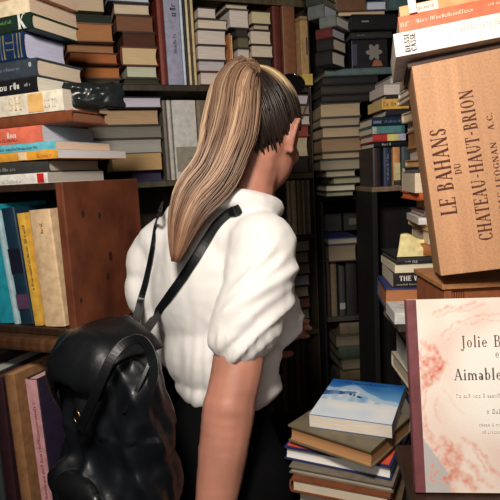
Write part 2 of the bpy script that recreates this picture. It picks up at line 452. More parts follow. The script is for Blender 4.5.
# crinkled black plastic around the end of the cream book
def crinkle(name, fr, px0, px1, py0, py1, d, label):
    o0 = P(px0, py1, d); u = fr.a
    w = (px1 - px0) * d / F; h = (py1 - py0) * d / F
    v = []; f = []; nx, nz = 28, 16
    for s in (0, 1):
        for i in range(nx + 1):
            for j in range(nz + 1):
                x = w * i / nx; z = h * j / nz
                n = noise.noise(Vector((x * 45, z * 60, 3))) * .007 + noise.noise(Vector((x * 110, z * 90, 8))) * .004
                edge = min(1, 4 * i / nx, 4 * (nx - i) / nx, 5 * j / nz, 5 * (nz - j) / nz)
                v.append((x + .002 * math.sin(z * 300), (-.010 - n * .8) * edge if s == 0 else .004, z + .006 * noise.noise(Vector((x * 40, s, 1)))))
    k = (nx + 1) * (nz + 1)
    for s in (0, 1):
        for i in range(nx):
            for j in range(nz):
                a = s * k + i * (nz + 1) + j; f.append((a, a + 1, a + nz + 2, a + nz + 1))
    for i in range(nx):
        for j in (0, nz):
            a = i * (nz + 1) + j; f.append((a, a + nz + 1, k + a + nz + 1, k + a))
    for j in range(nz):
        for i in (0, nx):
            a = i * (nz + 1) + j; f.append((a, a + 1, k + a + 1, k + a))
    mt = mat((30, 34, 34), .28, 'flat', spec=.5)
    o = mesh_obj(name, v, f, mt, smooth=True); o.matrix_world = frame(o0, u, fr.b, Z)
    tag(o, label, 'plastic bag')
CR = Fr(P(64, 108, 1.02), 24)
crinkle('plastic_bag', CR, 65, 125, 83, 108, 1.0, 'crumpled glossy black plastic bag tucked at the end of the thick cream book')
# upright books inside the case
IF_ = Fr(Vector((C0.x, C0.y, zb + .0145)) + LF.b * .012, -22)
UP_ = 'in the wooden case'
row(IF_, [
 B(-17, -1, 116, 'F', (40, 60, 90), PG, .15, 'navy upright book at the far left edge', lean=-4),
 B(0, 13.5, 118, 'F', (34, 150, 170), PG, .15, 'turquoise upright paperback', hard=False, lean=-4.5),
 B(14.5, 19, 114, 'F', (176, 206, 216), PG, .15, 'slim pale blue upright paperback', hard=False, lean=-4.5),
 B(20, 33, 117, 'F', (20, 48, 66), (150, 170, 170), .15, 'dark navy upright hardback', lean=-4.5, bands=((.05, .05, (24, 26, 44)), (-.3, .03, (90, 60, 90)))),
 B(35, 42.5, 113, 'F', (226, 178, 74), (220, 200, 150), .14, 'yellow upright paperback with dark lettering down its spine', hard=False, lean=-4, texts=(('d', .13, .006, -.04, .004, (120, 80, 30)),)),
 B(44, 65, 117, 'F', (222, 190, 150), (214, 190, 160), .14, 'thick cream cloth hardback beside the case side panel', lean=-2.6, texts=(('d', .02, .006, .07, .02, (150, 90, 70)),)),
], 'upright books inside the wooden case', UP_)
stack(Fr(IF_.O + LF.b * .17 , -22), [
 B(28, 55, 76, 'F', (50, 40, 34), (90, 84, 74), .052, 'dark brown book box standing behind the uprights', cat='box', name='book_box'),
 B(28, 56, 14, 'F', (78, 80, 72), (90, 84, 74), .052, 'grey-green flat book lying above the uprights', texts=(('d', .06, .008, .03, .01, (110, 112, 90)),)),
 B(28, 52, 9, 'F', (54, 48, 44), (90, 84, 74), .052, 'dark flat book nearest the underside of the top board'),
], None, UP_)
# lower bookcase the wooden case stands on
lb = empty('bookcase', frame(Vector((C0.x, C0.y, 0)), LF.a, LF.b, Z), 'low brown bookcase under the wooden case with tall books in it', 'bookcase')
zs = zb - .0005
boxthing('top_board', LF, -.4, .0, -.025, .25, zs - .028, zs, mat((100, 66, 42), .5, 'wood'), lb, .008)
boxthing('side_panel', LF, -.018, 0, 0.02, .25, 0, zs - .0281, woodd, lb)
boxthing('side_panel', LF, -.4, -.382, 0.02, .25, 0, zs - .0281, woodd, lb)
boxthing('back_panel', LF, -.382, -.0181, .24, .25, 0, zs - .0281, woodd, lb)
zq = zs - .37
boxthing('shelf', LF, -.382, -.0181, .02, .2399, zq - .02, zq, woodd, lb)
LL = Fr(Vector((C0.x, C0.y, zq + .0005)) - LF.b * .045, -22)
def bh(px, py, off=0):
    """height in px so that an upright book on the lower shelf reaches py"""
    return 0
row(LL, [
 B(-34, -14, 142, 'F', (64, 40, 40), (150, 140, 124), .22, 'dark brown tall book at the left edge'),
 B(-12, 4, 138, 'F', (60, 66, 70), (190, 190, 180), .22, 'slate grey tall glossy book', rough=.2),
 B(6, 17, 140, 'F', (50, 28, 34), (90, 60, 50), .22, 'dark maroon tall book'),
 B(22, 32, 146, 'F', (150, 108, 74), (190, 150, 110), .22, 'tall tan hardback with worn spine head', lean=-1.2),
 B(44, 56, 148, 'F', (44, 36, 56), (228, 180, 170), .24, 'tall pale pink spined picture book', lean=-1.6, dy=-2, bands=((0, -.995, (226, 168, 172)),), texts=(('d', .2, .007, -.1, .011, (150, 80, 90)),)),
], 'tall books on the low bookcase shelf', 'under the wooden case')
# ------------------------------------------------------------------ back left bookcase (recedes to the right)
BF = Fr(P(110, 84, 1.45), 22)
H0 = 1.45
def bfz(z): 
    return Fr(Vector((BF.O.x, BF.O.y, z)), 22)
dk = mat((70, 60, 46), .6, 'wood')
aL = BF.at(64); aR = BF.at(310)
bk = empty('bookcase', frame(Vector((BF.O.x, BF.O.y, 0)), BF.a, BF.b, Z), 'tall dark bookcase behind the woman crammed with piled books', 'bookcase')
zS = {'top': H0 + .492, 's1': BF.O.z, 's2': H0 - .006, 's3': H0 - .200, 's4': H0 - .516, 's5': H0 - .776}
for k, z in zS.items():
    boxthing('shelf', BF, aL, aR, 0, .3, z - .017 if k != 'top' else z, z if k != 'top' else z + .03, mat((92, 84, 62), .6, 'wood') if k in ('top', 's2') else dk, bk)
boxthing('side_panel', BF, aL - .02, aL - .0001, 0, .3, 0, H0 + .7, dk, bk)
boxthing('side_panel', BF, aR + .0001, aR + .004, 0, .3, 0, H0 + .492, dk, bk)
boxthing('back_panel', BF, aL, aR, .3001, .31, 0, H0 + .7, dk, bk)
G1 = 'piled books on the upper shelf of the back bookcase'
W1 = 'on the upper shelf'
stack(bfz(zS['s1'] + .0005), [
 B(67, 121, 5, 'B', (40, 36, 30), (70, 60, 50), .16, 'thin dark book beneath the brown-paged ones', off=.0),
 B(67, 121, 12, 'B', (90, 50, 30), (190, 118, 66), .16, 'worn hardback with orange-brown pages, lower of two', off=.0),
 B(68, 117, 11, 'B', (84, 48, 30), (180, 108, 62), .16, 'worn hardback with orange-brown pages, upper of two', off=-.03, dy=3),
 B(67, 115, 10, 'B', (96, 66, 44), (168, 122, 84), .16, 'tan-paged thin hardback', off=.0),
 B(67, 115, 18, 'B', (120, 70, 40), (180, 124, 80), .16, 'thick book with rust brown fore-edge', off=-.03, dy=-2),
 B(68, 112, 11, 'B', (34, 42, 34), (44, 50, 40), .16, 'dark green flat book', off=.0),
 B(68, 104, 20, 'B', (180, 160, 130), (206, 184, 156), .16, 'cream block paperback above the dark green one', off=-.03, hard=False),
], G1, 'left of the red hardback')
stack(bfz(zS['s1'] + .0005), [
 B(124, 160, 6, 'B', (50, 50, 36), (60, 56, 44), .15, 'thin dark olive book at the bottom of the column'),
 B(127, 158, 12, 'B', (50, 30, 26), (206, 208, 182), .15, 'greenish white paged book'),
 B(121, 159, 18, 'L', (120, 44, 34), (222, 196, 150), .15, 'red-spined hardback with yellowed pages', back=0),
 B(123, 157, 14, 'B', (60, 36, 26), (84, 50, 36), .15, 'dark brown leather book'),
 B(117, 155, 16, 'B', (70, 44, 34), (130, 88, 66), .15, 'brown-paged hardback', dy=-1),
 B(116, 152, 11, 'B', (60, 50, 44), (224, 204, 176), .15, 'cream-paged book', dy=-4),
 B(108, 150, 7, 'B', (60, 70, 84), (210, 214, 224), .15, 'bluish white paged topmost book', off=-.01),
], G1, 'left of the grey upright books')
row(bfz(zS['s1'] + .0005), [
 B(162, 168.5, 88, 'F', (122, 50, 36), PG, .15, 'dark red upright book', lean=0),
 B(169, 184, 96, 'F', (160, 160, 184), (220, 220, 226), .2, 'wide lavender grey upright book with black code block', lean=0, hard=False, texts=(('d', .05, .008, -.03, .014, (60, 60, 80)), ('d', .012, .016, .068, .010, (50, 56, 70)), ('d', .012, .016, .084, .010, (50, 56, 70)))),
 B(184.6, 187.2, 92, 'F', (206, 222, 236), PG, .2, 'very thin pale blue upright book'),
 B(187.6, 190, 90, 'F', (36, 36, 40), PG, .2, 'very thin black upright book'),
 B(190.3, 192.8, 88, 'F', (226, 206, 168), PG, .18, 'very thin cream upright book'),
 B(193.1, 195, 88, 'F', (70, 56, 40), PG, .18, 'very thin brown upright book'),
 B(195.2, 198, 86, 'F', (214, 190, 140), PG, .18, 'narrow straw-coloured upright book'),
], 'upright books on the upper shelf', 'on the upper shelf above her shoulder', hmax=zS['top'] - zS['s1'] - .003)
wp = (226, 214, 204)
stack(bfz(zS['s1'] + .0005), [
 B(201, 228, 13, 'B', (110, 50, 40), wp, .14, 'off-white block with a red cover edge, lowest', hard=True),
 B(199, 226, 11, 'B', (70, 66, 66), (206, 198, 202), .14, 'greyish paged book, second from bottom'),
 B(198, 227, 14.5, 'B', (60, 54, 50), wp, .14, 'off-white paged book, third from bottom'),
 B(198, 227, 15, 'B', (50, 46, 44), wp, .14, 'off-white thick paged book, fourth from bottom'),
 B(198, 228, 10, 'B', (80, 70, 60), (230, 216, 196), .14, 'thin cream paged book, fifth from bottom'),
 B(198, 217, 11, 'B', (60, 56, 54), wp, .14, 'narrow off-white book, topmost'),
], 'white-paged books left column', 'in the white-paged column above the ponytail')
row(bfz(zS['s1'] + .0005), [
 B(232, 233.2, 50, 'F', (208, 140, 90), PG, .14, 'very thin orange upright book above her ponytail'),
 B(233.6, 234.8, 48, 'F', (222, 190, 150), PG, .14, 'very thin beige upright book above her ponytail'),
], None, '')
stack(bfz(zS['s1'] + .0005), [
 B(238, 251, 12, 'B', (70, 60, 50), wp, .14, 'small cream paged book, lowest'),
 B(238, 251, 12, 'B', (60, 54, 50), wp, .14, 'small off-white paged book, second from bottom'),
 B(238, 251, 12, 'B', (50, 50, 50), (222, 210, 200), .14, 'small off-white paged book, third from bottom'),
 B(238, 250, 11, 'B', (60, 60, 44), (110, 104, 78), .14, 'small olive-paged book'),
 B(236, 249, 8, 'B', (40, 40, 40), (60, 54, 50), .14, 'thin dark book'),
 B(230, 250, 18, 'B', (90, 80, 74), (228, 218, 210), .14, 'tall white paged block'),
 B(226, 248, 4.5, 'B', (90, 80, 70), (214, 200, 180), .14, 'thin cream topmost book'),
], 'white-paged books middle column', 'in the middle column above her head')
stack(bfz(zS['s1'] + .0005), [
 B(253, 273, 14, 'B', (40, 34, 30), (50, 42, 36), .14, 'dark book, lowest'),
 B(253, 273, 13, 'B', (40, 34, 30), (60, 50, 42), .14, 'dark brown book, second from bottom'),
 B(252, 274, 12.5, 'B', (50, 44, 38), (226, 210, 190), .14, 'cream paged book, third from bottom'),
 B(251, 272, 14, 'B', (50, 44, 38), (228, 214, 194), .14, 'cream paged book, fourth from bottom'),
 B(254, 270, 5.5, 'B', (60, 50, 40), (200, 186, 160), .14, 'thin yellowed book'),
 B(252, 272, 13, 'B', (50, 50, 40), (220, 206, 166), .14, 'yellowish paged topmost book'),
], 'cream-paged books right column', 'in the right column above her head')
# big red-brown upright album
row(Fr(bfz(zS['s1'] + .0005).O , 22), [
 B(275.5, 283.5, 76, 'F', (96, 40, 34), (214, 190, 160), .12, 'large red-brown upright album beside her forehead', full=1, dy=0, hard=True),
], None, '')
row(Fr(bfz(zS['s1'] + .0005).O , 22), [
 B(285.5, 298, 76, 'F', (128, 84, 58), (214, 190, 160), .14, 'wide brown upright album with a pale top edge', full=1, dy=0, hard=True),
], None, '')
# tan file box with slot
fo = bfz(zS['s1'] + .0005); t0 = fo.at(299.5); t1 = fo.at(309.5)
fb = empty('file_box', frame(fo.O + fo.a * t0 - fo.b * .02, fo.a, fo.b, Z), 'tan cardboard file box with a dark slot at the end of the upper shelf', 'box')
w = t1 - t0
g = Geo(); g.box(0, w * .72, 0, .14, .034, .19); bevel(g.build('body', mat((176, 142, 100), .7), fb), .002)
g = Geo(); g.box(0, w, -.004, .14, 0, .0339); bevel(g.build('base', mat((206, 180, 96), .7), fb), .002)
g = Geo(); g.box(-.002, w * .62, -.003, .142, .1901, .2); g.build('lid', mat((150, 124, 92), .7), fb)
g = Geo(); g.box(w * .5, w * .6, -.0012, .001, .09, .14); g.build('slot', mat((26, 22, 20), .8), fb)
# second compartment
W2 = 'below the upper shelf'
stack(bfz(zS['s2'] + .0005), [
 B(132, 163, 11, 'B', (40, 50, 92), (60, 50, 80), .15, 'navy and red thin book at the bottom, right of the case', bands=()),
 B(114, 163, 17, 'B', (110, 90, 60), (196, 160, 112), .15, 'tan-paged book with a slanting cover', dy=-2, off=-.02, hard=False),
 B(88, 163, 15, 'B', (50, 48, 46), (170, 168, 160), .15, 'grey-white paged book lying above the tan one'),
 B(88, 163, 13, 'B', (44, 42, 40), (130, 126, 116), .15, 'grey-paged dark hardback'),
 B(100, 160, 16, 'B', (50, 40, 32), (190, 158, 122), .15, 'tan-paged block under the lavender one', dy=-1),
 B(108, 162, 11, 'B', (24, 24, 26), (206, 200, 216), .15, 'lavender-white paged book in black covers', off=-.02),
], 'piled books in the second compartment', W2)
row(bfz(zS['s2'] + .0005), [
 B(167.5, 171, 84, 'F', (120, 112, 104), (200, 196, 190), .16, 'slim grey upright book beneath the shelf, left of the pale folders', lean=0),
 B(172, 176, 86, 'F', (196, 190, 182), (200, 196, 190), .16, 'slim off-white upright book beneath the shelf', lean=0),
 B(177, 200, 92, 'F', (206, 204, 198), (214, 210, 204), .2, 'wide pale grey folder standing behind the ponytail', hard=False, bands=((-.24, .07, (150, 142, 128)),)),
 B(201, 213, 88, 'F', (120, 104, 84), (170, 160, 140), .18, 'brown-grey folder standing close behind the ponytail'),
 B(214, 226, 84, 'F', (80, 70, 60), PG, .18, 'dark brown folder mostly hidden by the ponytail'),
], None, '', hmax=.222)
W3 = 'in the small column right of her head'
stack(bfz(zS['s2'] + .0005), [
 B(294, 310, 16, 'B', (30, 30, 30), (44, 40, 38), .14, 'near-black book, lowest'),
 B(298, 309, 20, 'B', (40, 38, 36), (196, 180, 150), .14, 'small cream paged book, second from bottom'),
 B(296, 310, 11, 'B', (150, 56, 44), (150, 70, 56), .14, 'small red book, third from bottom'),
 B(297, 311, 10, 'B', (60, 50, 50), (206, 196, 188), .14, 'off-white book, fourth from bottom'),
 B(300, 311, 10, 'B', (60, 50, 44), (150, 134, 116), .14, 'taupe book, fifth from bottom'),
 B(296, 309.5, 10, 'B', (80, 70, 80), (204, 194, 200), .14, 'pinkish white book, topmost'),
], 'small books right of her head', W3)
# uprights behind her neck (third compartment)
us = [(268, 274, 56, (50, 48, 46)), (275, 278, 58, (170, 160, 140)), (279, 288, 60, (44, 46, 44)), (289, 292, 60, (196, 186, 166)),
      (293, 298, 67, (190, 176, 148)), (299, 303, 64, (124, 112, 80)), (304, 306.2, 68, (140, 132, 116)), (306.6, 308.4, 66, (90, 82, 66)), (308.8, 312, 64, (110, 104, 88))]
dn = ['dark grey spine nearest her neck', 'thin cream spine', 'wide blackish spine', 'thin ivory spine', 'ivory spine standing tallest', 'olive-tan spine', 'thin taupe spine', 'thin brown spine', 'grey-brown spine at the right end']
row(bfz(zS['s3'] + .0005), [B(a, b, h, 'F', c, PG, .14, dn[i] + ' among upright books behind her shoulder') for i, (a, b, h, c) in enumerate(us)], 'upright books behind her shoulder', '', hmax=.172)
# fourth compartment: skewed dim pile
dd = ['lowest', 'second from bottom', 'third from bottom', 'fourth from bottom', 'fifth from bottom', 'sixth from bottom', 'seventh from bottom', 'topmost']
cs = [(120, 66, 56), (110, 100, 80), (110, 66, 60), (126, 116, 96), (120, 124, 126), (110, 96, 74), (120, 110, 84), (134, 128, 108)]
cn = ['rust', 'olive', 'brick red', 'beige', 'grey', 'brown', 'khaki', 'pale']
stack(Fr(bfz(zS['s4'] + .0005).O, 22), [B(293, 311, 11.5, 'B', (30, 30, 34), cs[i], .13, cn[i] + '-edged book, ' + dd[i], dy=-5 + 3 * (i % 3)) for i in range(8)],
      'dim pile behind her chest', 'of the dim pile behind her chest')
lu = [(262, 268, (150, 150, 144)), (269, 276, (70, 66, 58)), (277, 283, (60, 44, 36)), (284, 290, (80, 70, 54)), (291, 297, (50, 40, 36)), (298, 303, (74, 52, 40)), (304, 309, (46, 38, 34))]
ln_ = ['pale grey', 'grey', 'dark brown', 'olive', 'very dark', 'reddish', 'blackish']
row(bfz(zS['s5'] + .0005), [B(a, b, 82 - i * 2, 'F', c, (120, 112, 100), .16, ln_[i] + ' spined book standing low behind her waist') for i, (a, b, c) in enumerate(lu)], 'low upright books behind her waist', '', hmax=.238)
# ------------------------------------------------------------------ far dark bookcase across the aisle end
DF = Fr(P(306, 197, 1.68), 4)
dz = lambda py, px=330, d=1.68: P(px, py, d).z
fb_ = empty('bookcase', frame(Vector((DF.O.x, DF.O.y, 0)), DF.a, DF.b, Z), 'far dark bookcase at the end of the aisle', 'bookcase')
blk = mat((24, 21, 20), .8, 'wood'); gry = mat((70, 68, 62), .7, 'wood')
a0 = DF.at(323); a1 = DF.at(560)
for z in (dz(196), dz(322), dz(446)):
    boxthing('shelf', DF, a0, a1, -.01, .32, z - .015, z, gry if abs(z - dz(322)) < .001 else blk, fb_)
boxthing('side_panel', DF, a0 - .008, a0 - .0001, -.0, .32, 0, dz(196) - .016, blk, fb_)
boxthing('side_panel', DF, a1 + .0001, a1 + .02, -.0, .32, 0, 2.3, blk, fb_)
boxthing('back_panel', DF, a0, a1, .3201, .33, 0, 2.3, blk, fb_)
def df(z, off=0): return Fr(Vector((DF.O.x, DF.O.y, z)) + DF.b * off, 4)
tn = (176, 156, 128)
zt2 = stack(df(dz(196) + .0005, -.07), [
 B(326, 354, 5, 'B', (40, 36, 34), (150, 144, 120), .15, 'thin greenish-edged book, lowest'),
 B(326, 356, 7, 'B', (34, 32, 32), (196, 192, 170), .15, 'pale-edged book, second from bottom'),
 B(332, 368, 7, 'B', (34, 34, 30), (150, 150, 120), .15, 'olive-edged book, third from bottom', dy=3),
 B(326, 356, 7, 'B', (40, 36, 34), (170, 160, 136), .15, 'beige-edged book, fourth from bottom'),
 B(321.5, 362, 11, 'B', (44, 40, 38), (150, 140, 120), .15, 'grey-beige thick book, fifth from bottom', dy=-3),
 B(322, 363, 7, 'B', (50, 40, 36), (170, 150, 124), .15, 'thin tan book, sixth from bottom'),
 B(321.5, 366, 14, 'B', (60, 50, 40), (150, 124, 96), .15, 'thick brown-edged book, seventh from bottom'),
 B(321.5, 361, 11, 'B', (44, 40, 40), tn, .15, 'tan-edged book, eighth from bottom', dy=2),
 B(320, 361, 9, 'B', (50, 46, 44), (160, 146, 124), .15, 'grey-tan book, ninth from bottom'),
 B(321.5, 362, 14, 'B', (60, 52, 44), tn, .15, 'thick light tan book, tenth from bottom', dy=-2),
 B(322, 376, 8, 'F', (28, 26, 26), (40, 36, 34), .15, 'black book above the tan ones'),
 B(321, 380, 9, 'F', (44, 40, 34), (60, 54, 46), .15, 'dark olive-brown book'),
 B(323, 378, 9, 'F', (24, 24, 26), (40, 36, 34), .15, 'matt black book under the teal board book'),
 B(325, 396, 7, 'F', (84, 104, 106), (150, 150, 146), .18, 'wide grey-teal book laid like a shelf', off=.0),
], 'tall tan-edged pile right of her head', 'of the tall pile in the aisle')
# small column on the teal book, spines left, heads right
C2 = [(14, 346, (30, 28, 30), (224, 214, 200), 'black book with ivory pages, lowest'), (12, 347, (34, 30, 32), (220, 206, 184), 'black book with cream pages, second from bottom'),
      (10, 346, (96, 40, 38), (200, 196, 210), 'maroon book with lavender pages'), (11, 350, (110, 116, 112), (222, 214, 206), 'grey-green book with white pages'),
      (13, 338, (100, 104, 104), (196, 204, 218), 'grey book with bluish white pages'), (8, 336, (56, 58, 54), (120, 116, 100), 'dark grey book'), (12, 330, (60, 56, 46), (130, 116, 90), 'olive brown book'), (10, 326, (80, 76, 60), (150, 150, 130), 'khaki book, topmost')]
cf = Fr(df(zt2 + .0003, -.09).O, -34)
stack(cf, [B(None, x - 14, h, 'F', c, pg, .1, ds, len=.05, back=x) for (h, x, c, pg, ds) in C2], 'short dark-spined column', 'in the short column on the teal book')
# flower box
fr2 = df(zt2 + .0003, -.05); ta, tb = fr2.at(352), fr2.at(388)
fx = empty('gift_box', frame(fr2.O + fr2.a * ta, fr2.a, fr2.b, Z), 'black box printed with a grey flower standing on the teal book', 'box')
g = Geo(); g.box(0, tb - ta, 0, .1, 0, .082); bevel(g.build('body', mat((34, 32, 36), .35), fx), .002)
g = Geo()
for i in range(6):
    an = i * PI / 3; q = []
    for j in range(12):
        t = 2 * PI * j / 12; x = .013 + .012 * math.cos(t); y = .007 * math.sin(t)
        q.append(((tb - ta) * .62 + x * math.cos(an) - y * math.sin(an), .046 + x * math.sin(an) + y * math.cos(an)))
    g.poly(q, .0004 + i * .0001)
g.build('flower_print', mat((128, 124, 116), .6, 'flat'), fx)
g = Geo(); g.poly([((tb - ta) * .55, .006), ((tb - ta) * .85, .006), ((tb - ta) * .8, .022), ((tb - ta) * .62, .024)], .0004); g.build('leaf_print', mat((150, 96, 66), .6, 'flat'), fx)
g = Geo(); g.poly([(.002, .01), (.016, .01), (.016, .07), (.002, .07)], .0004); g.build('side_print', mat((60, 60, 84), .6, 'flat'), fx)
stack(df(zt2 + .0825, -.06), [
 B(350, 392, 7, 'F', (40, 40, 40), (90, 90, 84), .13, 'thin dark grey book lying on the flower box', texts=(('d', .02, .004, -.04, .008, (130, 130, 126)),)),
 B(350, 396, 15, 'F', (26, 26, 28), (60, 60, 58), .14, 'thick black book with small white label', off=-.02, dy=5, texts=(('d', .02, .006, -.04, .02, (190, 190, 186)),)),
 B(338, 386, 5, 'B', (60, 44, 34), (206, 184, 150), .14, 'thin book with cream fore-edge'),
 B(338, 366, 17, 'F', (104, 72, 48), (200, 180, 150), .14, 'thick brown leather book', same=1),
 B(367, 387, 9, 'B', (60, 80, 130), (206, 212, 224), .14, 'blue-covered book with white pages', same=1),
 B(389, 408, 17, 'F', (70, 96, 100), (120, 130, 130), .14, 'teal grey block book at the right'),
 B(340, 372, 9, 'F', (90, 44, 34), (190, 170, 140), .14, 'dark red book at the top', same=1),
 B(374, 400, 9, 'B', (90, 110, 120), (226, 226, 220), .14, 'white-paged book at the top'),
 B(344, 392, 14, 'F', (46, 60, 90), (190, 190, 190), .14, 'navy book at the very top'),
], 'books above the flower box', 'over the flower box')
# dark compartments
stack(df(dz(322) + .0005, .02), [
 B(367, 386, 5, 'F', (40, 44, 70), (120, 120, 120), .14, 'navy thin book on the grey shelf'),
 B(367, 386, 5, 'B', (60, 60, 70), (150, 150, 160), .14, 'white-edged thin book on the grey shelf'),
 B(367, 386, 7, 'F', (100, 34, 30), (120, 120, 120), .14, 'dark red book on the grey shelf'),
], None, 'in the dark aisle')
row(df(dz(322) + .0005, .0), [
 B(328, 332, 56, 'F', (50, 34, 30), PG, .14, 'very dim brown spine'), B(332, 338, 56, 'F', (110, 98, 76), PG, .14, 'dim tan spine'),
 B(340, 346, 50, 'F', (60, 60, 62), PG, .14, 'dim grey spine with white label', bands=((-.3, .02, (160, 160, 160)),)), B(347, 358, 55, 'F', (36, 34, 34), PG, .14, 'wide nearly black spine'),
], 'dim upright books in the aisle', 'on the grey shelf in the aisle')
stack(df(dz(322) + .0005 + 59 * 1.68 / F, -.03), [
 B(330, 358, 17, 'B', (70, 56, 46), (130, 116, 96), .16, 'tan-paged book under the blue one', dy=-3),
 B(328, 358, 7, 'B', (44, 48, 104), (150, 144, 128), .18, 'blue-covered book with pale fore-edge'),
], None, 'in the dark aisle')
# dark file boxes above
for i, (x0, x1, lx) in enumerate(((322, 342, 0), (344, 364, 1), (369, 386, 1), (388, 408, 1))):
    f3 = df(dz(322) + .0005 + 59 * 1.68 / F + (.0772 if i < 2 else .03), .12 if i < 2 else .1); ta, tb = f3.at(x0), f3.at(x1)
    q = empty('file_box', frame(f3.O + f3.a * ta, f3.a, f3.b, Z), ['dark file box at the left of the row', 'dark file box second from left with grey label', 'dark file box third from left with grey label', 'dark file box at the right of the row'][i] + ' in the aisle', 'box', 'dark file boxes')
    g = Geo(); g.box(0, tb - ta, 0, .15, 0, .06); bevel(g.build('body', mat((36, 34, 32), .6), q), .002)
    if lx: g = Geo(); g.box((tb - ta) * .25, (tb - ta) * .7, -.001, .001, .02, .042); g.build('label_holder', mat((90, 88, 80), .6, 'flat'), q)
# board the boxes stand on
sp = empty('storage_rack', frame(Vector((DF.O.x, DF.O.y, dz(322))), DF.a, DF.b, Z), 'dark square-framed rack standing on the grey shelf', 'rack')
za = dz(322) + .0005
ra, rb = DF.at(358.5), DF.at(470)
ztop = za + 59 * 1.68 / F + .0295
boxthing('top_board', DF, ra, rb, .07, .31, ztop - .014, ztop, mat((60, 60, 58), .6), sp)
boxthing('post', DF, ra, ra + .012, .07, .31, za, ztop - .0141, mat((60, 60, 58), .6), sp)
boxthing('post', DF, rb - .012, rb, .07, .31, za, ztop - .0141, mat((60, 60, 58), .6), sp)
# lower dim pile
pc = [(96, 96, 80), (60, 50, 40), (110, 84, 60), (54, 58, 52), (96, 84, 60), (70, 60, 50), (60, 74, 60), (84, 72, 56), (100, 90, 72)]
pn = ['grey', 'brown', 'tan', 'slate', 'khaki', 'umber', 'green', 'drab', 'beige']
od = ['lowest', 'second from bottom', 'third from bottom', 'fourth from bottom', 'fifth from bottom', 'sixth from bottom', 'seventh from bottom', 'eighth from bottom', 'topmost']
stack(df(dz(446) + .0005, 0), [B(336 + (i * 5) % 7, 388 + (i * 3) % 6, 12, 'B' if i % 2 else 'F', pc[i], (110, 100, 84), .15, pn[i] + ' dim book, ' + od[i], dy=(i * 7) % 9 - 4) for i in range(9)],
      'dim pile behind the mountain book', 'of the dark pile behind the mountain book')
# ------------------------------------------------------------------ right side: ledge, crates, books, big picture book, table
base0 = P(416, 494, .64); zl = base0.z - .001
LG = Fr(Vector((base0.x, base0.y, 0)), -6)
dw = mat((56, 36, 24), .5, 'wood'); dw2 = mat((34, 25, 19), .6, 'wood')
lg = empty('cabinet', frame(Vector((LG.O.x, LG.O.y, 0)), LG.a, LG.b, Z), 'dark brown display cabinet under the large picture book and wine crates', 'cabinet')
LR = Fr(Vector((0, 0, 0)), 0)
boxthing('top_board', LG, -.004, .62, -.03, .12, zl - .022, zl, dw, lg, .003)
boxthing('body', LG, .008, .6, 0, .11, 0, zl - .0221, dw2, lg, .003)
boxthing('rear_top_board', LR, .285, .80, .75, .945, zl - .022, zl, dw, lg, .003)
boxthing('rear_body', LR, .29, .79, .75, .94, 0, zl - .0221, dw2, lg, .003)
for i in (0, 1):
    dr = boxthing('door', LG, .012 + .294 * i, .294 + .294 * i, -.015, -.0001, .05, zl - .05, dw, lg, .002)
    g = Geo(); g.sphere((0, 0, 0), .012); hn = g.build('knob', mat((150, 120, 70), .3, 'flat', 1), dr, True); hn.matrix_local = Matrix.Translation((.27 if i == 0 else .33, -.024, zl * .55))
# --- large picture book standing on the cabinet
BLp = P(416, 492, .64); BRp = P(500, 500, .61); TLp = P(402, 304, .70)
yw = math.radians(-6); u = Vector((math.cos(yw), math.sin(yw), 0)); nb0 = Vector((-math.sin(yw), math.cos(yw), 0))
lean = math.radians(12); v = Z * math.cos(lean) + nb0 * math.sin(lean); n = -(u.cross(v))
hgt = .227
BH = hgt; BW = .25; BT = .011
off = Vector((BLp.x, BLp.y, zl + .003))
pbm = frame(off, u, n, v)
pb = empty('picture_book', pbm, 'large pale pink picture book with maroon cloth spine and red chalk drawing', 'book')
def paint_cover(fx, fy):
    """colours of the printed jacket; fx across, fy up (metres from lower left)"""
    base = Vector((240, 224, 212))
    px = fx / BW; py = fy / BH
    c = base.copy()
    # pale oval centre
    e = ((px - .62) / .48) ** 2 + ((py - .56) / .36) ** 2
    k = max(0, min(1, (1.15 - e) * 1.6)); c = c.lerp(Vector((247, 241, 230)), k)
    nn = noise.noise(Vector((fx * 30, fy * 30, 1.5)))
    c = c.lerp(Vector((232, 204, 190)), max(0, min(.8, (1 - k) * (.35 + nn * .9))))
    return c
SW = []
def sw(pts, w, col, a): SW.append((pts, w, col, a))
red = (206, 92, 70); rose = (224, 140, 118)
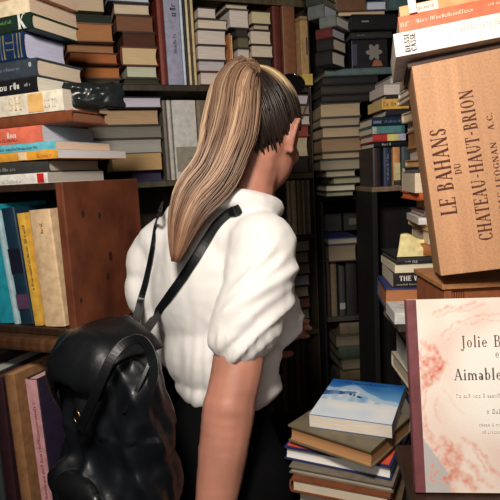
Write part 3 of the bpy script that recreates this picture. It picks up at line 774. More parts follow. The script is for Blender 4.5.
# left ornament: wreath of chalk strokes (metres, origin bottom left; spine is 0-.0105)
sx = .0112
def q(px, py):                     # photo pixel of the cover to cover metres
    return ((px - 402 - (py - 305) * .073) * .00121 , (492 - py - (px - 410) * .02) * BH / 188)
for pts, w, col, a in (
  ([(428, 318), (440, 312), (455, 313), (468, 306)], .0022, rose, .7), ([(430, 322), (445, 316), (460, 316), (478, 308)], .0015, red, .4),
  ([(436, 340), (448, 328), (470, 320), (500, 318)], .0015, rose, .6), ([(500, 326), (480, 324), (460, 328), (446, 338), (438, 350)], .0009, red, .35),
  ([(418, 345), (424, 352), (430, 350), (434, 362), (430, 372)], .0035, rose, .8), ([(414, 360), (420, 366), (428, 362), (436, 372), (432, 382)], .005, red, .6),
  ([(416, 372), (424, 378), (434, 372), (440, 366)], .004, red, .7), ([(424, 368), (430, 380), (424, 388), (420, 380)], .003, red, .75),
  ([(418, 350), (414, 358), (420, 362), (426, 354), (422, 346)], .0015, red, .5), ([(430, 352), (436, 360), (440, 368), (436, 372)], .002, red, .6),
  ([(428, 376), (420, 390), (416, 405), (418, 425), (428, 440), (438, 450)], .004, rose, .6), ([(430, 382), (424, 395), (421, 410), (424, 428), (432, 438)], .0015, red, .45),
  ([(438, 392), (446, 400), (452, 410), (460, 416)], .001, rose, .5), ([(434, 400), (432, 412), (437, 424)], .002, rose, .4),
  ([(440, 440), (446, 450), (444, 462), (434, 474), (432, 486)], .006, red, .5), ([(448, 448), (456, 458), (452, 470), (444, 480), (450, 490)], .006, red, .55),
  ([(460, 440), (470, 446), (480, 456), (486, 468), (494, 474)], .003, rose, .7), ([(456, 446), (458, 458), (470, 466), (476, 478), (486, 484)], .004, rose, .6),
  ([(436, 458), (430, 468), (430, 480)], .005, red, .5), ([(446, 462), (456, 472), (466, 478), (472, 486)], .005, rose, .7),
  ([(470, 452), (478, 462), (482, 470)], .0015, red, .5), ([(438, 480), (450, 476), (462, 480), (470, 488)], .004, red, .45),
  ([(440, 446), (434, 452), (426, 446)], .002, red, .4), ([(424, 440), (418, 456), (426, 470)], .0012, rose, .5)):
    sw([q(*t) for t in pts], w, Vector(col), a)
SEG = []
for pts, w, col, a in SW:
    for i in range(len(pts) - 1): SEG.append((Vector(pts[i]), Vector(pts[i + 1]), w, col, a))
def cover_col(x, y):
    c = paint_cover(x, y)
    wob = Vector((noise.noise(Vector((x * 130, y * 130, 5))), noise.noise(Vector((x * 130, y * 130, 9))))) * .0026
    pt = Vector((x, y)) + wob
    for A, Bb, w, col, a in SEG:
        d = Bb - A; t = max(0, min(1, (pt - A).dot(d) / d.length_squared)); dist = (pt - A - d * t).length
        k = max(0, 1 - dist / (w * 1.25)) * a * (.5 + .6 * noise.noise(Vector((x * 260, y * 260, 2))))
        if k > 0: c = c.lerp(col, min(.9, k))
    # lower-left corner: grey paper area under the drawing
    if x < .04 and y < .062 - (x - .012) * 1.5: 
        c = Vector((190, 184, 182)) if (c - Vector(red)).length > 120 else c
    return c
def painted(name, w, h, x0, colfn, nx, ny, parent, M, th=.0003):
    v = []; f = []; cols = []
    for j in range(ny + 1):
        for i in range(nx + 1):
            x = x0 + (w - x0) * i / nx; y = h * j / ny
            v.append((x, -th, y)); cols.append(lin(colfn(x, y)))
    for j in range(ny):
        for i in range(nx):
            a = j * (nx + 1) + i; f.append((a, a + 1, a + nx + 2, a + nx + 1))
    o = mesh_obj(name, v, f, mat((255, 255, 255), .35, 'vcol'), parent, M=M)
    ca = o.data.color_attributes.new('Col', 'FLOAT_COLOR', 'POINT')
    for i, c in enumerate(cols): ca.data[i].color = (max(0, c[0]), max(0, c[1]), max(0, c[2]), 1)
    return o
g = Geo(); g.box(0, BW, 0, .0022, 0, BH); g.box(0, BW, BT - .0022, BT, 0, BH); g.box(0, .0022, .0022, BT - .0022, 0, BH)
bevel(g.build('cover', mat((238, 214, 200), .4), pb), .0006)
g = Geo(); g.box(-.0006, sx, -.0008, -.0001, 0, BH); g.box(-.0009, -.0001, -.0008, BT, 0, BH); g.build('spine_cloth', mat((112, 62, 66), .7), pb)
g = Geo(); g.box(.003, BW - .003, .0025, BT - .0025, .003, BH - .003); g.build('page_block', mat((236, 226, 210), kind='page'), pb)
painted('printed_jacket', BW, BH, sx, cover_col, 170, 150, pb, None)
def ptext(s, px, py, size, col, bold=1.0, dash=None):
    x, y = q(px, py)
    g, w = letters(s, size, bold=bold, th=.0002) if dash is None else dashes(dash, size, len(s))
    o = g.build('lettering', mat(col, .6, 'flat'), pb, M=Matrix.Translation((x, -.0006, y)))
    return w
S1 = BH / 188
ptext('Jolie Blonde', 455.5, 351, 11.2 * S1, (112, 74, 66), .8)
ptext('et', 488, 361, 8 * S1, (150, 140, 134), .8)
ptext('Aimable Brune', 449.5, 383, 11 * S1, (84, 74, 74), .85)
ptext('abcde', 452, 400, 3.6 * S1, (206, 196, 186), dash=.12)
ptext('abcdefg', 481, 415, 4.5 * S1, (196, 186, 180), dash=.06)
ptext('abcdefgh', 474, 427, 3 * S1, (206, 196, 188), dash=.07)
ptext('abcdefghi', 477, 434, 3 * S1, (206, 196, 188), dash=.07)
# --- lower wine box (carries the standing crate)
pine = mat((196, 146, 106), .6, 'pine'); pin2 = mat((150, 88, 54), .6, 'pine')
WB = Fr(P(444, 284, .80), 0)
zwt = P(444, 284, .80).z
wbx = empty('wooden_box', frame(Vector((WB.O.x, WB.O.y, zl + .0005)), WB.a, WB.b, Z), 'orange-brown wooden box standing on the cabinet beneath the wine crate', 'box')
WL, WD = .30, .13
zz = zl + .0005
boxthing('end_panel', WB, 0, .012, 0, WD, zz, zwt - .008, pin2, wbx, .001)
boxthing('end_panel', WB, WL - .012, WL, 0, WD, zz, zwt - .008, pin2, wbx, .001)
boxthing('front_panel', WB, .0121, WL - .0121, .004, .014, zz, zwt - .008, pin2, wbx, .001)
boxthing('back_panel', WB, .0121, WL - .0121, WD - .01, WD, zz, zwt - .008, pin2, wbx, .001)
boxthing('lid', WB, -.004, WL, -.004, WD + .004, zwt - .0079, zwt, mat((176, 122, 80), .6, 'pine'), wbx, .001)
for i in range(5):
    boxthing('groove', WB, .016 + i * .0035, .0172 + i * .0035, .0032, .0042, zz + .01, zwt - .012, mat((90, 44, 24), .7, 'flat'), wbx, 0)
# --- standing wine crate
cBL = P(441, 276, .775); cTL = P(413, 66, .775); cBR = P(500, 269, .757)
u = (cBR - cBL).normalized(); vv = cTL - cBL; cH = vv.length; vv = (vv - u * vv.dot(u)).normalized(); nb = -(u.cross(vv))
cz = zwt + .001
cO = cBL.copy()
CWd, CDp = .262, .10
wc = empty('wine_crate', frame(cO, u, nb, vv), 'large pale pine wine crate standing on end with branded lettering', 'crate')
def cb(name, x0, x1, y0, y1, z0, z1, m_, b=.001): bevel(Geo().box(x0, x1, y0, y1, z0, z1).build(name, m_, wc), b)
cb('face_board', 0, CWd, 0, .010, 0, cH, pine)
cb('side_board', 0, .009, .0101, CDp, 0, cH, pine); cb('side_board', CWd - .009, CWd, .0101, CDp, 0, cH, pine)
cb('end_board', .0091, CWd - .0091, .0101, CDp, 0, .012, pine); cb('end_board', .0091, CWd - .0091, .0101, CDp, cH - .012, cH, pine)
cb('back_board', .0091, CWd - .0091, CDp - .008, CDp, .0121, cH - .0121, pine)
def ctext(s, x, z0, z1, size, col, bold=1.0):
    """branding read from bottom to top; baseline x, spans z0..z1"""
    g, w = letters(s, size, bold=bold, th=.0003); k = (z1 - z0) / w
    Mt = Matrix.Translation((x, -.0003, z0)) @ Matrix.Rotation(-PI / 2, 4, 'Y') @ Matrix.Diagonal((k, 1, 1, 1))
    # rotate: text x -> z, text z -> -x
    return g.build('branding', mat(col, .8, 'flat'), wc, M=Mt)
Sc = .775 / F
def cq(px, py):
    w = P(px, py, .77) - cO; return w.dot(u), w.dot(vv)
def cline(s, p0, p1, size, col, bold=1.0, rows=None):
    (xa, za), (xb, zb2) = cq(*p0), cq(*p1)
    ctext(s, (xa + xb) / 2, za, zb2, size * Sc, col, bold)
ink = (84, 42, 30)
cline('LE BAHANS', (457, 214), (445, 127), 15.5, ink, 1.15)
cline('DU', (462, 174), (459, 163), 6.5, ink, 1.1)
cline('CHATEAU-HAUT-BRION', (489, 240), (473, 90), 13, ink, 1.1)
cline('PESSAC-LEOGNAN   A.C.', (502, 226), (492, 114), 5.5, ink, 1.1)
# --- books on top of the crate
ct = frame(cO, u, nb, vv)
def on_crate(x0, x1, z, T, D, side, cover, page, name_label, hard, y0=0, rot=0, **k):
    ang = math.radians(rot)
    a = u * math.cos(ang) + vv * math.sin(ang); zz_ = vv * math.cos(ang) - u * math.sin(ang)
    Cn = cO + u * 0 + nb * (y0 + D / 2) + vv * z + a * (x0 + x1) / 2
    if side == 'F': M = frame(Cn, a, nb, zz_)
    build_book('book', name_label, M, x1 - x0, D, T, cover, page, hard, 'books on the wine crate', **k)
zc = cH + .0006
on_crate(-.004, .25, zc, .009, .12, 'F', (58, 36, 26), (90, 60, 44), 'thin dark brown book directly on top of the wine crate', True, y0=.012, rot=0)  # dark filler added for the band of shade under the white book
on_crate(-.020, .25, zc + .0150, .033, .14, 'F', (240, 228, 222), (230, 220, 206), 'thick white book with black lettering at its left end on the crate', False, y0=-.006, rot=-1,
         texts=())
wl = [o for o in C.objects if o.get('label', '').startswith('thick white book with black')][0]
for i, (s, dx) in enumerate((('DESSI', 0), ('CASSE', .0085))):
    g, w = letters(s, .0075, bold=1.3, th=.0003); k = .026 / w
    g.build('lettering', mat((50, 46, 50), .6, 'flat'), wl, M=Matrix.Translation((-.135 + .021 + dx, -.0703, .0035)) @ Matrix.Rotation(-PI / 2, 4, 'Y') @ Matrix.Diagonal((k, 1, 1, 1)))
for xx in (-.144 + .0115, -.144 + .033):
    pass
g, w = dashes(.09, .006, 4); g.build('lettering', mat((226, 208, 204), .6, 'flat'), wl, M=Matrix.Translation((-.08, -.0703, .018)))
on_crate(-.010, .25, zc + .0485, .023, .13, 'F', (236, 112, 76), (226, 190, 160), 'bright orange paperback with white spine title above the white book', False, y0=-.004, rot=-1,
         texts=(('d', .075, .0055, -.105, .009, (250, 214, 190)), ('d', .01, .01, -.128, .007, (250, 190, 160)), ('d', .05, .004, -.01, .012, (250, 200, 176))))
on_crate(-.006, .25, zc + .0720, .015, .12, 'F', (232, 160, 106), (226, 196, 160), 'pale apricot book with small white label, topmost on the crate', False, y0=0, rot=-1,
         bands=((-.36, .034, (244, 214, 200)),), texts=(('d', .026, .004, -.108, .005, (200, 110, 90)), ('d', .05, .004, -.02, .006, (250, 210, 170))))
# white paper slip standing against the orange books
g = Geo(); g.box(0, .0105, 0, .0012, 0, .04)
o = g.build('paper_slip', mat((240, 226, 218), .7)); o.matrix_world = frame(cO + u * .006 + nb * -.0085 + vv * (zc + .0712), u, nb, vv)
tag(o, 'narrow white paper slip standing at the left end of the apricot book', 'paper')
# --- table in the middle
zt_ = .75
TB = Fr(Vector((.085, .84, 0)), 0)
tb_ = empty('table', frame(Vector((.085, .84, 0)), TB.a, TB.b, Z), 'dark wooden table between the woman and the cabinet, stacked with books', 'table')
ex = LG.O.x
boxthing('tabletop', TB, -.0, .56, .20, .58, zt_ - .025, zt_, dw2, tb_)
boxthing('tabletop_extension', TB, 0, .13, 0.0, .1999, zt_ - .025, zt_, dw2, tb_)
for (lx, ly) in ((.02, .02), (.02, .53), (.5, .53)):
    boxthing('leg', TB, lx, lx + .03, ly, ly + .03, 0, zt_ - .0251, dw2, tb_)
# mountain pile
nearL = P(309, 427, .90)
MT = Fr(P(294, 500, .93), -8); MT.O.z = zt_ + .0005
# mountain book orientation from its photographed corners
zmt = P(309, 436, .885).z
def plane_pt(px, py, z):
    d0, d1 = .2, 3.0
    for _ in range(60):
        dm = (d0 + d1) / 2
        if P(px, py, dm).z > z: d0 = dm
        else: d1 = dm
    return P(px, py, d0)
def flat_book(px0, px1, py0, py1, z_top, T, D, side, cover, page, label, hard, name='book', **k):
    """lying book whose near top edge runs between two photographed points"""
    A = plane_pt(px0, py0, z_top); Bq = plane_pt(px1, py1, z_top)
    a = (Bq - A); a.z = 0; w = a.length; a.normalize(); b = Z.cross(a)
    Cn = A + a * w / 2 + b * D / 2; Cn.z = z_top - T
    M, L, W = orient(side, w, D, a, b, Cn)
    return build_book(name, label, M, L, W, T - .0004, cover, page, hard, 'books piled on the table', **k), A, a, b, w
z7 = P(309, 419, .90).z
mb, A_, a_, b_, w_ = flat_book(309, 392, 414, 425, z7, .023, .165, 'B', (60, 120, 190), (228, 216, 200), 'paperback with a blue sky and snowy mountain cover, topmost on the table pile', False)
def mount_col(x, y):
    # x across 0..w, y away from the viewer 0...165
    fx = x / w_; fy = y / .165
    n1 = noise.noise(Vector((fx * 4, fy * 5, 1))); n2 = noise.noise(Vector((fx * 11, fy * 3, 4)))
    sky = Vector((28, 96, 176)).lerp(Vector((120, 180, 224)), max(0, min(1, (.98 - fy) * 2.2 + n1 * .25)))
    snow = Vector((226, 236, 246)).lerp(Vector((140, 184, 224)), max(0, min(1, .25 + n2 * 1.2)))
    ridge = .66 - .25 * fx + .05 * n1 + .16 * math.exp(-((fx - .35) / .22) ** 2)
    c = sky if fy > ridge + .1 else snow
    if abs(fy - ridge) < .1 and fy > ridge: c = sky.lerp(Vector((236, 242, 250)), .6)
    if fx < .40 + n1 * .1 and abs(fy - (.60 + .12 * fx + .04 * n2)) < .075 * (1 - fx * 1.6) + .02 * n1: c = Vector((52, 98, 160)).lerp(c, max(0, min(1, .25 + n2)))
    if fy < .42: c = Vector((216, 232, 246)).lerp(Vector((246, 246, 246)), max(0, min(1, .5 + n1)))
    for (cx, cy, rx, ry) in ((.36, .60, .016, .03), (.405, .595, .013, .035), (.47, .56, .022, .025), (.50, .545, .025, .02), (.22, .66, .013, .015)):
        if ((fx - cx) / rx) ** 2 + ((fy - cy) / ry) ** 2 < 1: c = Vector((30, 44, 76))
    return c
ztop_ = z7 + .0001
Mc = frame(Vector((A_.x, A_.y, ztop_)), a_, Z * -1, b_)
o = painted('printed_cover', w_ - .0005, .1648, .0005, mount_col, 90, 90, mb, mb.matrix_world.inverted() @ frame(Vector((A_.x, A_.y, z7 + .0001)), a_, -Z, b_), th=.0001)
g, w = dashes(w_ * .62, .007, 3); g.build('lettering', mat((20, 60, 120), .6, 'flat'), mb, M=mb.matrix_world.inverted() @ frame(A_ + a_ * w_ * .2 + b_ * .148 + Z * .0006, a_, -Z, b_))
z6 = z7 - .0232
T6 = .030
flat_book(288, 371, 424.5, 451, z6, T6, .15, 'B', (112, 104, 84), (176, 128, 84), 'old thick book in worn olive-grey cloth with brown fore-edge', True)
z5 = z6 - T6 - .0004
flat_book(300, 366, 430, 440, z5, .008, .19, 'B', (212, 84, 56), (226, 220, 214), 'thin bright orange-red book under the worn olive one', False)
z4 = z5 - .0084
rb_, *_r = flat_book(284, 391, 446, 467, z4, .0235, .17, 'B', (38, 48, 92), (232, 228, 222), 'large navy hardback with white pages and orange-red front cover', True)
A4, a4, b4, w4 = _r
g = Geo(); g.box(.004, w4 - .004, .004, .165, .0001, .0006); g.build('cover_print', mat((222, 88, 62), .5), rb_, M=rb_.matrix_world.inverted() @ frame(A4, a4, b4, Z))
z3 = z4 - .024
flat_book(289, 393, 466, 486, z3, .012, .16, 'B', (120, 110, 96), (150, 142, 128), 'grey-edged thin book beneath the navy hardback', True)
z2 = z3 - .0124
flat_book(289, 390, 478, 497, z2, .024, .16, 'L', (124, 70, 44), (214, 200, 176), 'rust spined leather book with cream pages low in the table pile', True)
z1 = z2 - .0244
flat_book(297, 400, 488, 507, z1, .035, .18, 'B', (96, 80, 60), (216, 204, 184), 'thick hardback with cream fore-edge near the photo bottom', True)
zz1 = z1 - .0354; kk = 0
od3 = ['first', 'second', 'third', 'fourth', 'fifth']
n_ = 3; hh = (zz1 - zt_ - .001) / n_
for i in range(n_):
    flat_book(308 + 3 * i, 400, 500 + 18 * i, 516 + 18 * i, zz1 - hh * i, hh - .0004, .18, 'B', [(90, 60, 50), (60, 70, 60), (50, 50, 70)][i], (206, 194, 176), ['brown', 'green', 'blue-grey'][i] + ' hardback at the foot of the table pile', True)
# --- tall pile behind the crates (left ends show beside the crates)
RF_ = Fr(P(400, 520, 1.17), -4); RF_.O.z = zt_ + .0005
def yz(py):
    lo, hi = .2, 2.2
    for _ in range(50):
        md = (lo + hi) / 2
        if proj(Vector((RF_.O.x, RF_.O.y, md)))[1] > py: lo = md
        else: hi = md
    return lo
items = []
def R_(x0, ytop, ybot, side, cover, page, desc, w=52, **k): return (x0, ytop, ybot, side, cover, page, desc, w, k)
pile = [
 R_(398, 440, 520, 'F', (40, 34, 34), PG, 'black thick box-like book at the foot', 60, D=.16),
 R_(399, 408, 440, 'F', (36, 40, 60), PG, 'dark blue-black book, second from the foot', 60),
 R_(400, 388, 408, 'F', (44, 34, 34), PG, 'dark brown book, third from the foot', 60),
 R_(393, 372, 388, 'B', (210, 200, 180), (236, 222, 196), 'cream paged book beside the picture book spine'),
 R_(396, 350, 372, 'F', (120, 160, 196), (220, 220, 216), 'pale blue book beside the picture book spine', hard=False),
 R_(396, 332, 350, 'B', (60, 50, 44), (190, 150, 120), 'tan-paged dark book'),
 R_(385, 311, 332, 'B', (110, 100, 84), (232, 220, 198), 'cream-paged book sticking out furthest left', hard=False),
 R_(376, 288, 311, 'B', (36, 54, 104), (196, 130, 88), 'navy covered book with orange-brown pages'),
 R_(382, 273, 288, 'F', (26, 24, 28), (226, 214, 190), 'black paperback with white spine title', hard=False, texts=(('T', 'THE WO', .0105, -.044, .014, (236, 232, 226)), ('d', .07, .004, -.05, .005, (170, 168, 164)))),
 R_(382, 265, 273, 'B', (220, 206, 176), (238, 226, 196), 'thin cream paged book', hard=False),
 R_(383, 258, 265, 'F', (44, 44, 46), (90, 90, 80), 'thin charcoal book with small white spine marks', texts=(('d', .01, .004, -.04, .005, (180, 180, 176)), ('d', .008, .008, -.026, .003, (190, 190, 186)))),
 R_(410, 246, 258, 'F', (176, 110, 60), (214, 160, 100), 'small amber book above the yellow paper'),
 R_(413, 232, 246, 'B', (220, 200, 170), (236, 214, 184), 'cream block beneath the white book', 40, hard=False),
 R_(410, 226, 232, 'B', (200, 170, 136), (232, 190, 150), 'thin peach-paged book', 40),
 R_(406, 219, 226, 'F', (230, 226, 222), (230, 220, 210), 'thin white spined paperback', 44, hard=False),
 R_(410, 213, 219, 'F', (120, 104, 112), (220, 196, 170), 'thin mauve book', 40),
 R_(418, 202, 213, 'B', (220, 200, 176), (240, 222, 196), 'small cream block'),
 R_(403, 194, 202, 'F', (206, 96, 50), (220, 120, 70), 'burnt orange book under large cream block'),
 R_(402, 174, 194, 'B', (226, 206, 184), (242, 220, 192), 'large cream block with blank edge', hard=False),
 R_(404, 168, 174, 'F', (50, 64, 70), (120, 120, 110), 'thin dark teal book'),
 R_(407, 160, 168, 'B', (214, 170, 120), (226, 180, 130), 'thin tan-edged book'),
 R_(410, 148, 160, 'B', (226, 220, 210), (240, 228, 214), 'white paged small book', hard=False),
 R_(407, 129, 148, 'F', (216, 160, 106), (216, 160, 106), 'light brown cardboard-coloured book'),
 R_(409, 119, 129, 'B', (200, 190, 180), (236, 224, 210), 'small white paged book beside the crate'),
 R_(405, 108, 119, 'B', (230, 206, 170), (240, 220, 190), 'cream slanted book beside the crate', dy=6),
 R_(409, 99, 108, 'F', (196, 84, 46), (206, 110, 60), 'rust red book beside the crate top'),
 R_(398, 92, 99, 'B', (226, 206, 176), (240, 222, 196), 'cream thin book near the crate top'),
 R_(400, 84, 92, 'B', (226, 214, 206), (236, 218, 206), 'pinkish white book near the crate top'),
 R_(399, 66, 84, 'B', (110, 96, 80), (176, 150, 120), 'taupe-edged book just below the white crate-top book'),
]
for i, (x0, yt, yb, side, cover, page, desc, w, k) in enumerate(pile):
    z0 = zt_ + .0005 if i == 0 else zlast
    z1_ = yz(yt)
    O = Vector((RF_.O.x, RF_.O.y, z0)); D = k.pop('D', .14); t0 = RF_.at(x0 + 2, O + RF_.b * D * .8)
    wd = w * 1.17 / F; T = z1_ - z0
    Cn = O + RF_.a * (t0 + wd / 2) + RF_.b * D / 2; jy = math.radians(k.pop('dy', (i * 37 % 7) - 3))
    a = RF_.a * math.cos(jy) + RF_.b * math.sin(jy); b = RF_.b * math.cos(jy) - RF_.a * math.sin(jy)
    M, L, W = orient(side, wd, D, a, b, Cn)
    build_book('book', desc + ' in the pile behind the crates', M, L, W, T - .0004, cover, page, k.pop('hard', True), 'books piled behind the crates', **k)
    zlast = z1_
    if desc.startswith('thin charcoal'):
        # bent yellow sheets lie here
        zy = z1_
# white-grey small book in front, lying on the cream one
O = Vector((RF_.O.x, RF_.O.y, yz(311) + .0003)) - RF_.b * .10
t0 = RF_.at(390, O + RF_.b * .05)
nb_ = build_book('book', 'white booklet lying in front of the navy covered book', frame(O + RF_.a * (t0 + .04) + RF_.b * .048, RF_.a, RF_.b, Z), .08, .09, .022, (222, 220, 216), (226, 222, 216), False, None,
           texts=(('d', .05, .003, -.03, -.01, (120, 116, 112), 'top'), ('d', .04, .003, -.02, .01, (120, 116, 112), 'top')))
ob2 = Vector((RF_.O.x, RF_.O.y, yz(332) + .0003))
# bent sheet of yellow paper draped on the pile
v = []; f = []; nx, ny = 16, 14
O = Vector((RF_.O.x, RF_.O.y, zy)) - RF_.b * .006; t0 = RF_.at(398, O)
for s_ in (0, 1):
    for i in range(nx + 1):
        for j in range(ny + 1):
            fx = i / nx; fy = j / ny
            x = .078 * fx + .02 * fy * (1 - fx * .3); y = .012 + .07 * fy
            z = .001 + .042 * fy ** 1.2 * (1 - .25 * fx) + .004 * math.sin(fx * 6) * fy + s_ * .0006
            v.append(O + RF_.a * (t0 + x * .75) + RF_.b * (y - .1) * .0 + RF_.b * (y * .5 + .004) + Z * z)
kq = (nx + 1) * (ny + 1)
for s_ in (0, 1):
    for i in range(nx):
        for j in range(ny):
            a = s_ * kq + i * (ny + 1) + j; f.append((a, a + 1, a + ny + 2, a + ny + 1))
for i in range(nx):
    for j in (0, ny):
        a = i * (ny + 1) + j; f.append((a, a + ny + 1, kq + a + ny + 1, kq + a))
for j in range(ny):
    for i in (0, nx):
        a = i * (ny + 1) + j; f.append((a, a + 1, kq + a + 1, kq + a))
o = mesh_obj('paper_sheet', v, f, mat((236, 220, 160), .7), smooth=True)
tag(o, 'bent sheet of yellowed paper sticking out of the pile behind the crates', 'paper')
# --- small shelf and books behind that pile (x 335-410)
SF = Fr(P(340, 189, 1.47), 4)
SF0 = Fr(Vector((SF.O.x, SF.O.y, SF.O.z)), 4)
sb = empty('bookcase', frame(Vector((SF.O.x, SF.O.y, 0)), SF.a, SF.b, Z), 'narrow dark bookcase with a dusty top, behind the tall right pile', 'bookcase')
s0, s1 = SF.at(372), SF.at(470)
boxthing('top_board', SF, s0, s1, -.0, .17, SF.O.z - .014, SF.O.z, mat((150, 128, 104), .8, 'wood'), sb)
boxthing('side_panel', SF, s0, s0 + .015, 0, .17, 0, SF.O.z - .0141, blk, sb)
boxthing('side_panel', SF, s1 - .015, s1, 0, .17, 0, SF.O.z - .0141, blk, sb)
boxthing('back_panel', SF, s0 + .0151, s1 - .0151, .16, .17, 0, SF.O.z - .0141, blk, sb)
row(Fr(SF.O + Z * .0005, 4), [
 B(373, 382, 38, 'F', (44, 32, 34), PG, .13, 'dark maroon upright book beside the navy one'),
 B(384, 392, 38, 'F', (38, 52, 76), PG, .13, 'navy upright book with white spine lettering', texts=(('d', .07, .006, -.035, .008, (150, 160, 180)),)),
 B(393.5, 401, 38, 'F', (214, 150, 96), PG, .13, 'orange and cream upright book', bands=((-.15, .05, (220, 206, 150)), (-.42, .014, (60, 60, 60)))),
 B(402, 412, 38, 'F', (70, 80, 84), PG, .13, 'slate upright book', bands=((-.2, .03, (190, 190, 176)),)),
], 'upright books on the dusty shelf', 'on the dusty shelf behind right pile')
stack(Fr(SF.O + Z * (.0005 + 38.3 * 1.47 / F), 4), [
 B(374, 412, 6, 'F', (22, 22, 24), PG, .13, 'black paperback with white title', texts=(('d', .022, .006, -.03, .006, (210, 210, 210)),)),
 B(373, 406, 7.5, 'F', (196, 60, 60), PG, .13, 'red and yellow spined book', bands=((.1, .03, (226, 216, 130)), (.38, .02, (190, 190, 216)))),
 B(372, 405, 8, 'F', (56, 112, 116), PG, .13, 'teal spined book with white left end', bands=((-.05, -.9, (90, 140, 140)), (-.42, .012, (226, 230, 226)))),
 B(372, 408, 9, 'F', (22, 44, 66), PG, .13, 'dark blue spined book with pale lettering', texts=(('d', .05, .006, -.015, .008, (130, 150, 170)), ('d', .018, .01, -.045, .007, (170, 190, 206)))),
 B(386, 410, 7, 'F', (40, 40, 40), PG, .13, 'black thin book'),
 B(382, 409, 10, 'F', (232, 184, 96), (230, 200, 140), .13, 'mustard yellow spined paperback', hard=False, texts=(('d', .034, .011, -.033, .008, (150, 100, 30)),)),
 B(386, 412, 4, 'F', (50, 46, 44), PG, .13, 'very thin dark book'),
 B(384, 414, 10, 'B', (190, 176, 170), (224, 212, 206), .13, 'white-pink paged book', hard=False),
 B(390, 414, 8, 'B', (150, 146, 140), (206, 200, 196), .13, 'pale grey paged book, topmost'),
], 'books lying on the dusty shelf', 'behind the right pile')
# ------------------------------------------------------------------ the woman
from mathutils.bvhtree import BVHTree
th = math.radians(42)
fd = Vector((math.sin(th), math.cos(th), 0)); rr = Vector((math.cos(th), -math.sin(th), 0))
BODY = frame(Vector((0, 0, 0)), rr, fd, Z)
def remesh(geo, name, mt, parent, voxel=.006, smooth=6, disp=None, M=None):
    me = bpy.data.meshes.new(name); me.from_pydata([tuple(v) for v in geo.v], [], geo.f); me.update()
    tmp = bpy.data.objects.new('tmp', me); C.objects.link(tmp)
    md = tmp.modifiers.new('r', 'REMESH'); md.mode = 'VOXEL'; md.voxel_size = voxel; md.use_smooth_shade = True
    sm = tmp.modifiers.new('s', 'SMOOTH'); sm.iterations = smooth; sm.factor = .6
    dg = bpy.context.evaluated_depsgraph_get(); dg.update()
    out = bpy.data.meshes.new_from_object(tmp.evaluated_get(dg))
    bpy.data.objects.remove(tmp)
    if disp:
        ns = [v.normal.copy() for v in out.vertices]
        for v, nn in zip(out.vertices, ns): v.co = v.co + nn * disp(v.co, nn)
    out.name = name
    for f in out.polygons: f.use_smooth = True
    out.materials.clear(); out.materials.append(mt)
    o = bpy.data.objects.new(name, out); C.objects.link(o)
    if parent: o.parent = parent; o.matrix_parent_inverse = parent.matrix_world.inverted()
    return o
skin = mat((186, 128, 108), .5, 'skin')
foot = Vector((P(222, 440, 1.02).x, P(222, 440, 1.02).y, 0))
wm = empty('person', Matrix.Translation(foot), 'woman seen from behind with a blond ponytail, white puff-sleeved blouse and black trousers', 'person')
# head frame
hy, hp = math.radians(24), math.radians(-24)
hf = Vector((math.sin(hy) * math.cos(hp), math.cos(hy) * math.cos(hp), math.sin(hp)))
hr = Vector((math.cos(hy), -math.sin(hy), 0)); hu = hr.cross(hf)
Hc = P(260, 126, 1.03)
HM = frame(Hc, hr, hf, hu)
SR = Vector((.073, .094, .102))
N0 = P(240, 212, 1.0)
ShR = P(262, 246, .915); ElR = P(229, 408, .85); WrR = P(208, 560, .83)
ShL = P(164, 256, 1.075); ElL = P(194, 382, 1.13); WrL = ElL + (fd * .95 + rr * .05) * .21 + Z * .03
pel = P(219, 450, 1.02)
g = Geo()
# head
g.sphere(Hc, *SR, M=HM, nu=28, nv=18)
g.sphere(HM @ Vector((0, .022, -.050)), .064, .066, .078, M=HM, nu=22, nv=14)     # face / jaw
g.sphere(HM @ Vector((0, .062, -.098)), .024, .022, .018, M=HM)                   # chin
g.capsule(HM @ Vector((0, .092, .0)), .009, HM @ Vector((0, .108, -.032)), .011)   # nose
g.sphere(HM @ Vector((.012, .098, -.036)), .007, M=HM); g.sphere(HM @ Vector((-.012, .098, -.036)), .007, M=HM)
for s in (1, -1):
    g.capsule(HM @ Vector((.014 * s, .091, .012)), .008, HM @ Vector((.046 * s, .078, .012)), .007)   # brow
    g.sphere(HM @ Vector((.042 * s, .064, -.036)), .02, M=HM)                       # cheek
# ears (each a curled shell built from the same surface)
for s in (1, -1):
    pts = [(.069, -.006, -.056), (.076, -.018, -.040), (.083, -.026, -.020), (.085, -.022, -.006), (.081, -.008, .0), (.076, .002, -.008), (.072, .002, -.022)]
    for a, b in zip(pts[:-1], pts[1:]):
        g.capsule(HM @ Vector((a[0] * s, a[1], a[2])), .0055, HM @ Vector((b[0] * s, b[1], b[2])), .0055)
    g.sphere(HM @ Vector((.070 * s, -.006, -.058)), .007, M=HM)
    g.sphere(HM @ Vector((.073 * s, -.010, -.028)), .006, .012, .022, M=HM)
# neck and trunk
g.capsule(N0 + Z * .0, .054, HM @ Vector((0, -.008, -.055)), .056)
g.capsule(N0 - Z * .03 , .052, N0 - Z * .07 + fd * .01, .055)
g.capsule(ShR.lerp(ShL, .15) + fd * .012, .040, ShR.lerp(ShL, .85) + fd * .012, .040)
g.sphere(P(212, 292, 1.045), .105, .075, .15, M=BODY, nu=24, nv=16)
g.sphere(P(226, 380, 1.03), .098, .078, .12, M=BODY, nu=24, nv=16)
g.sphere(pel, .12, .095, .11, M=BODY, nu=24, nv=16)
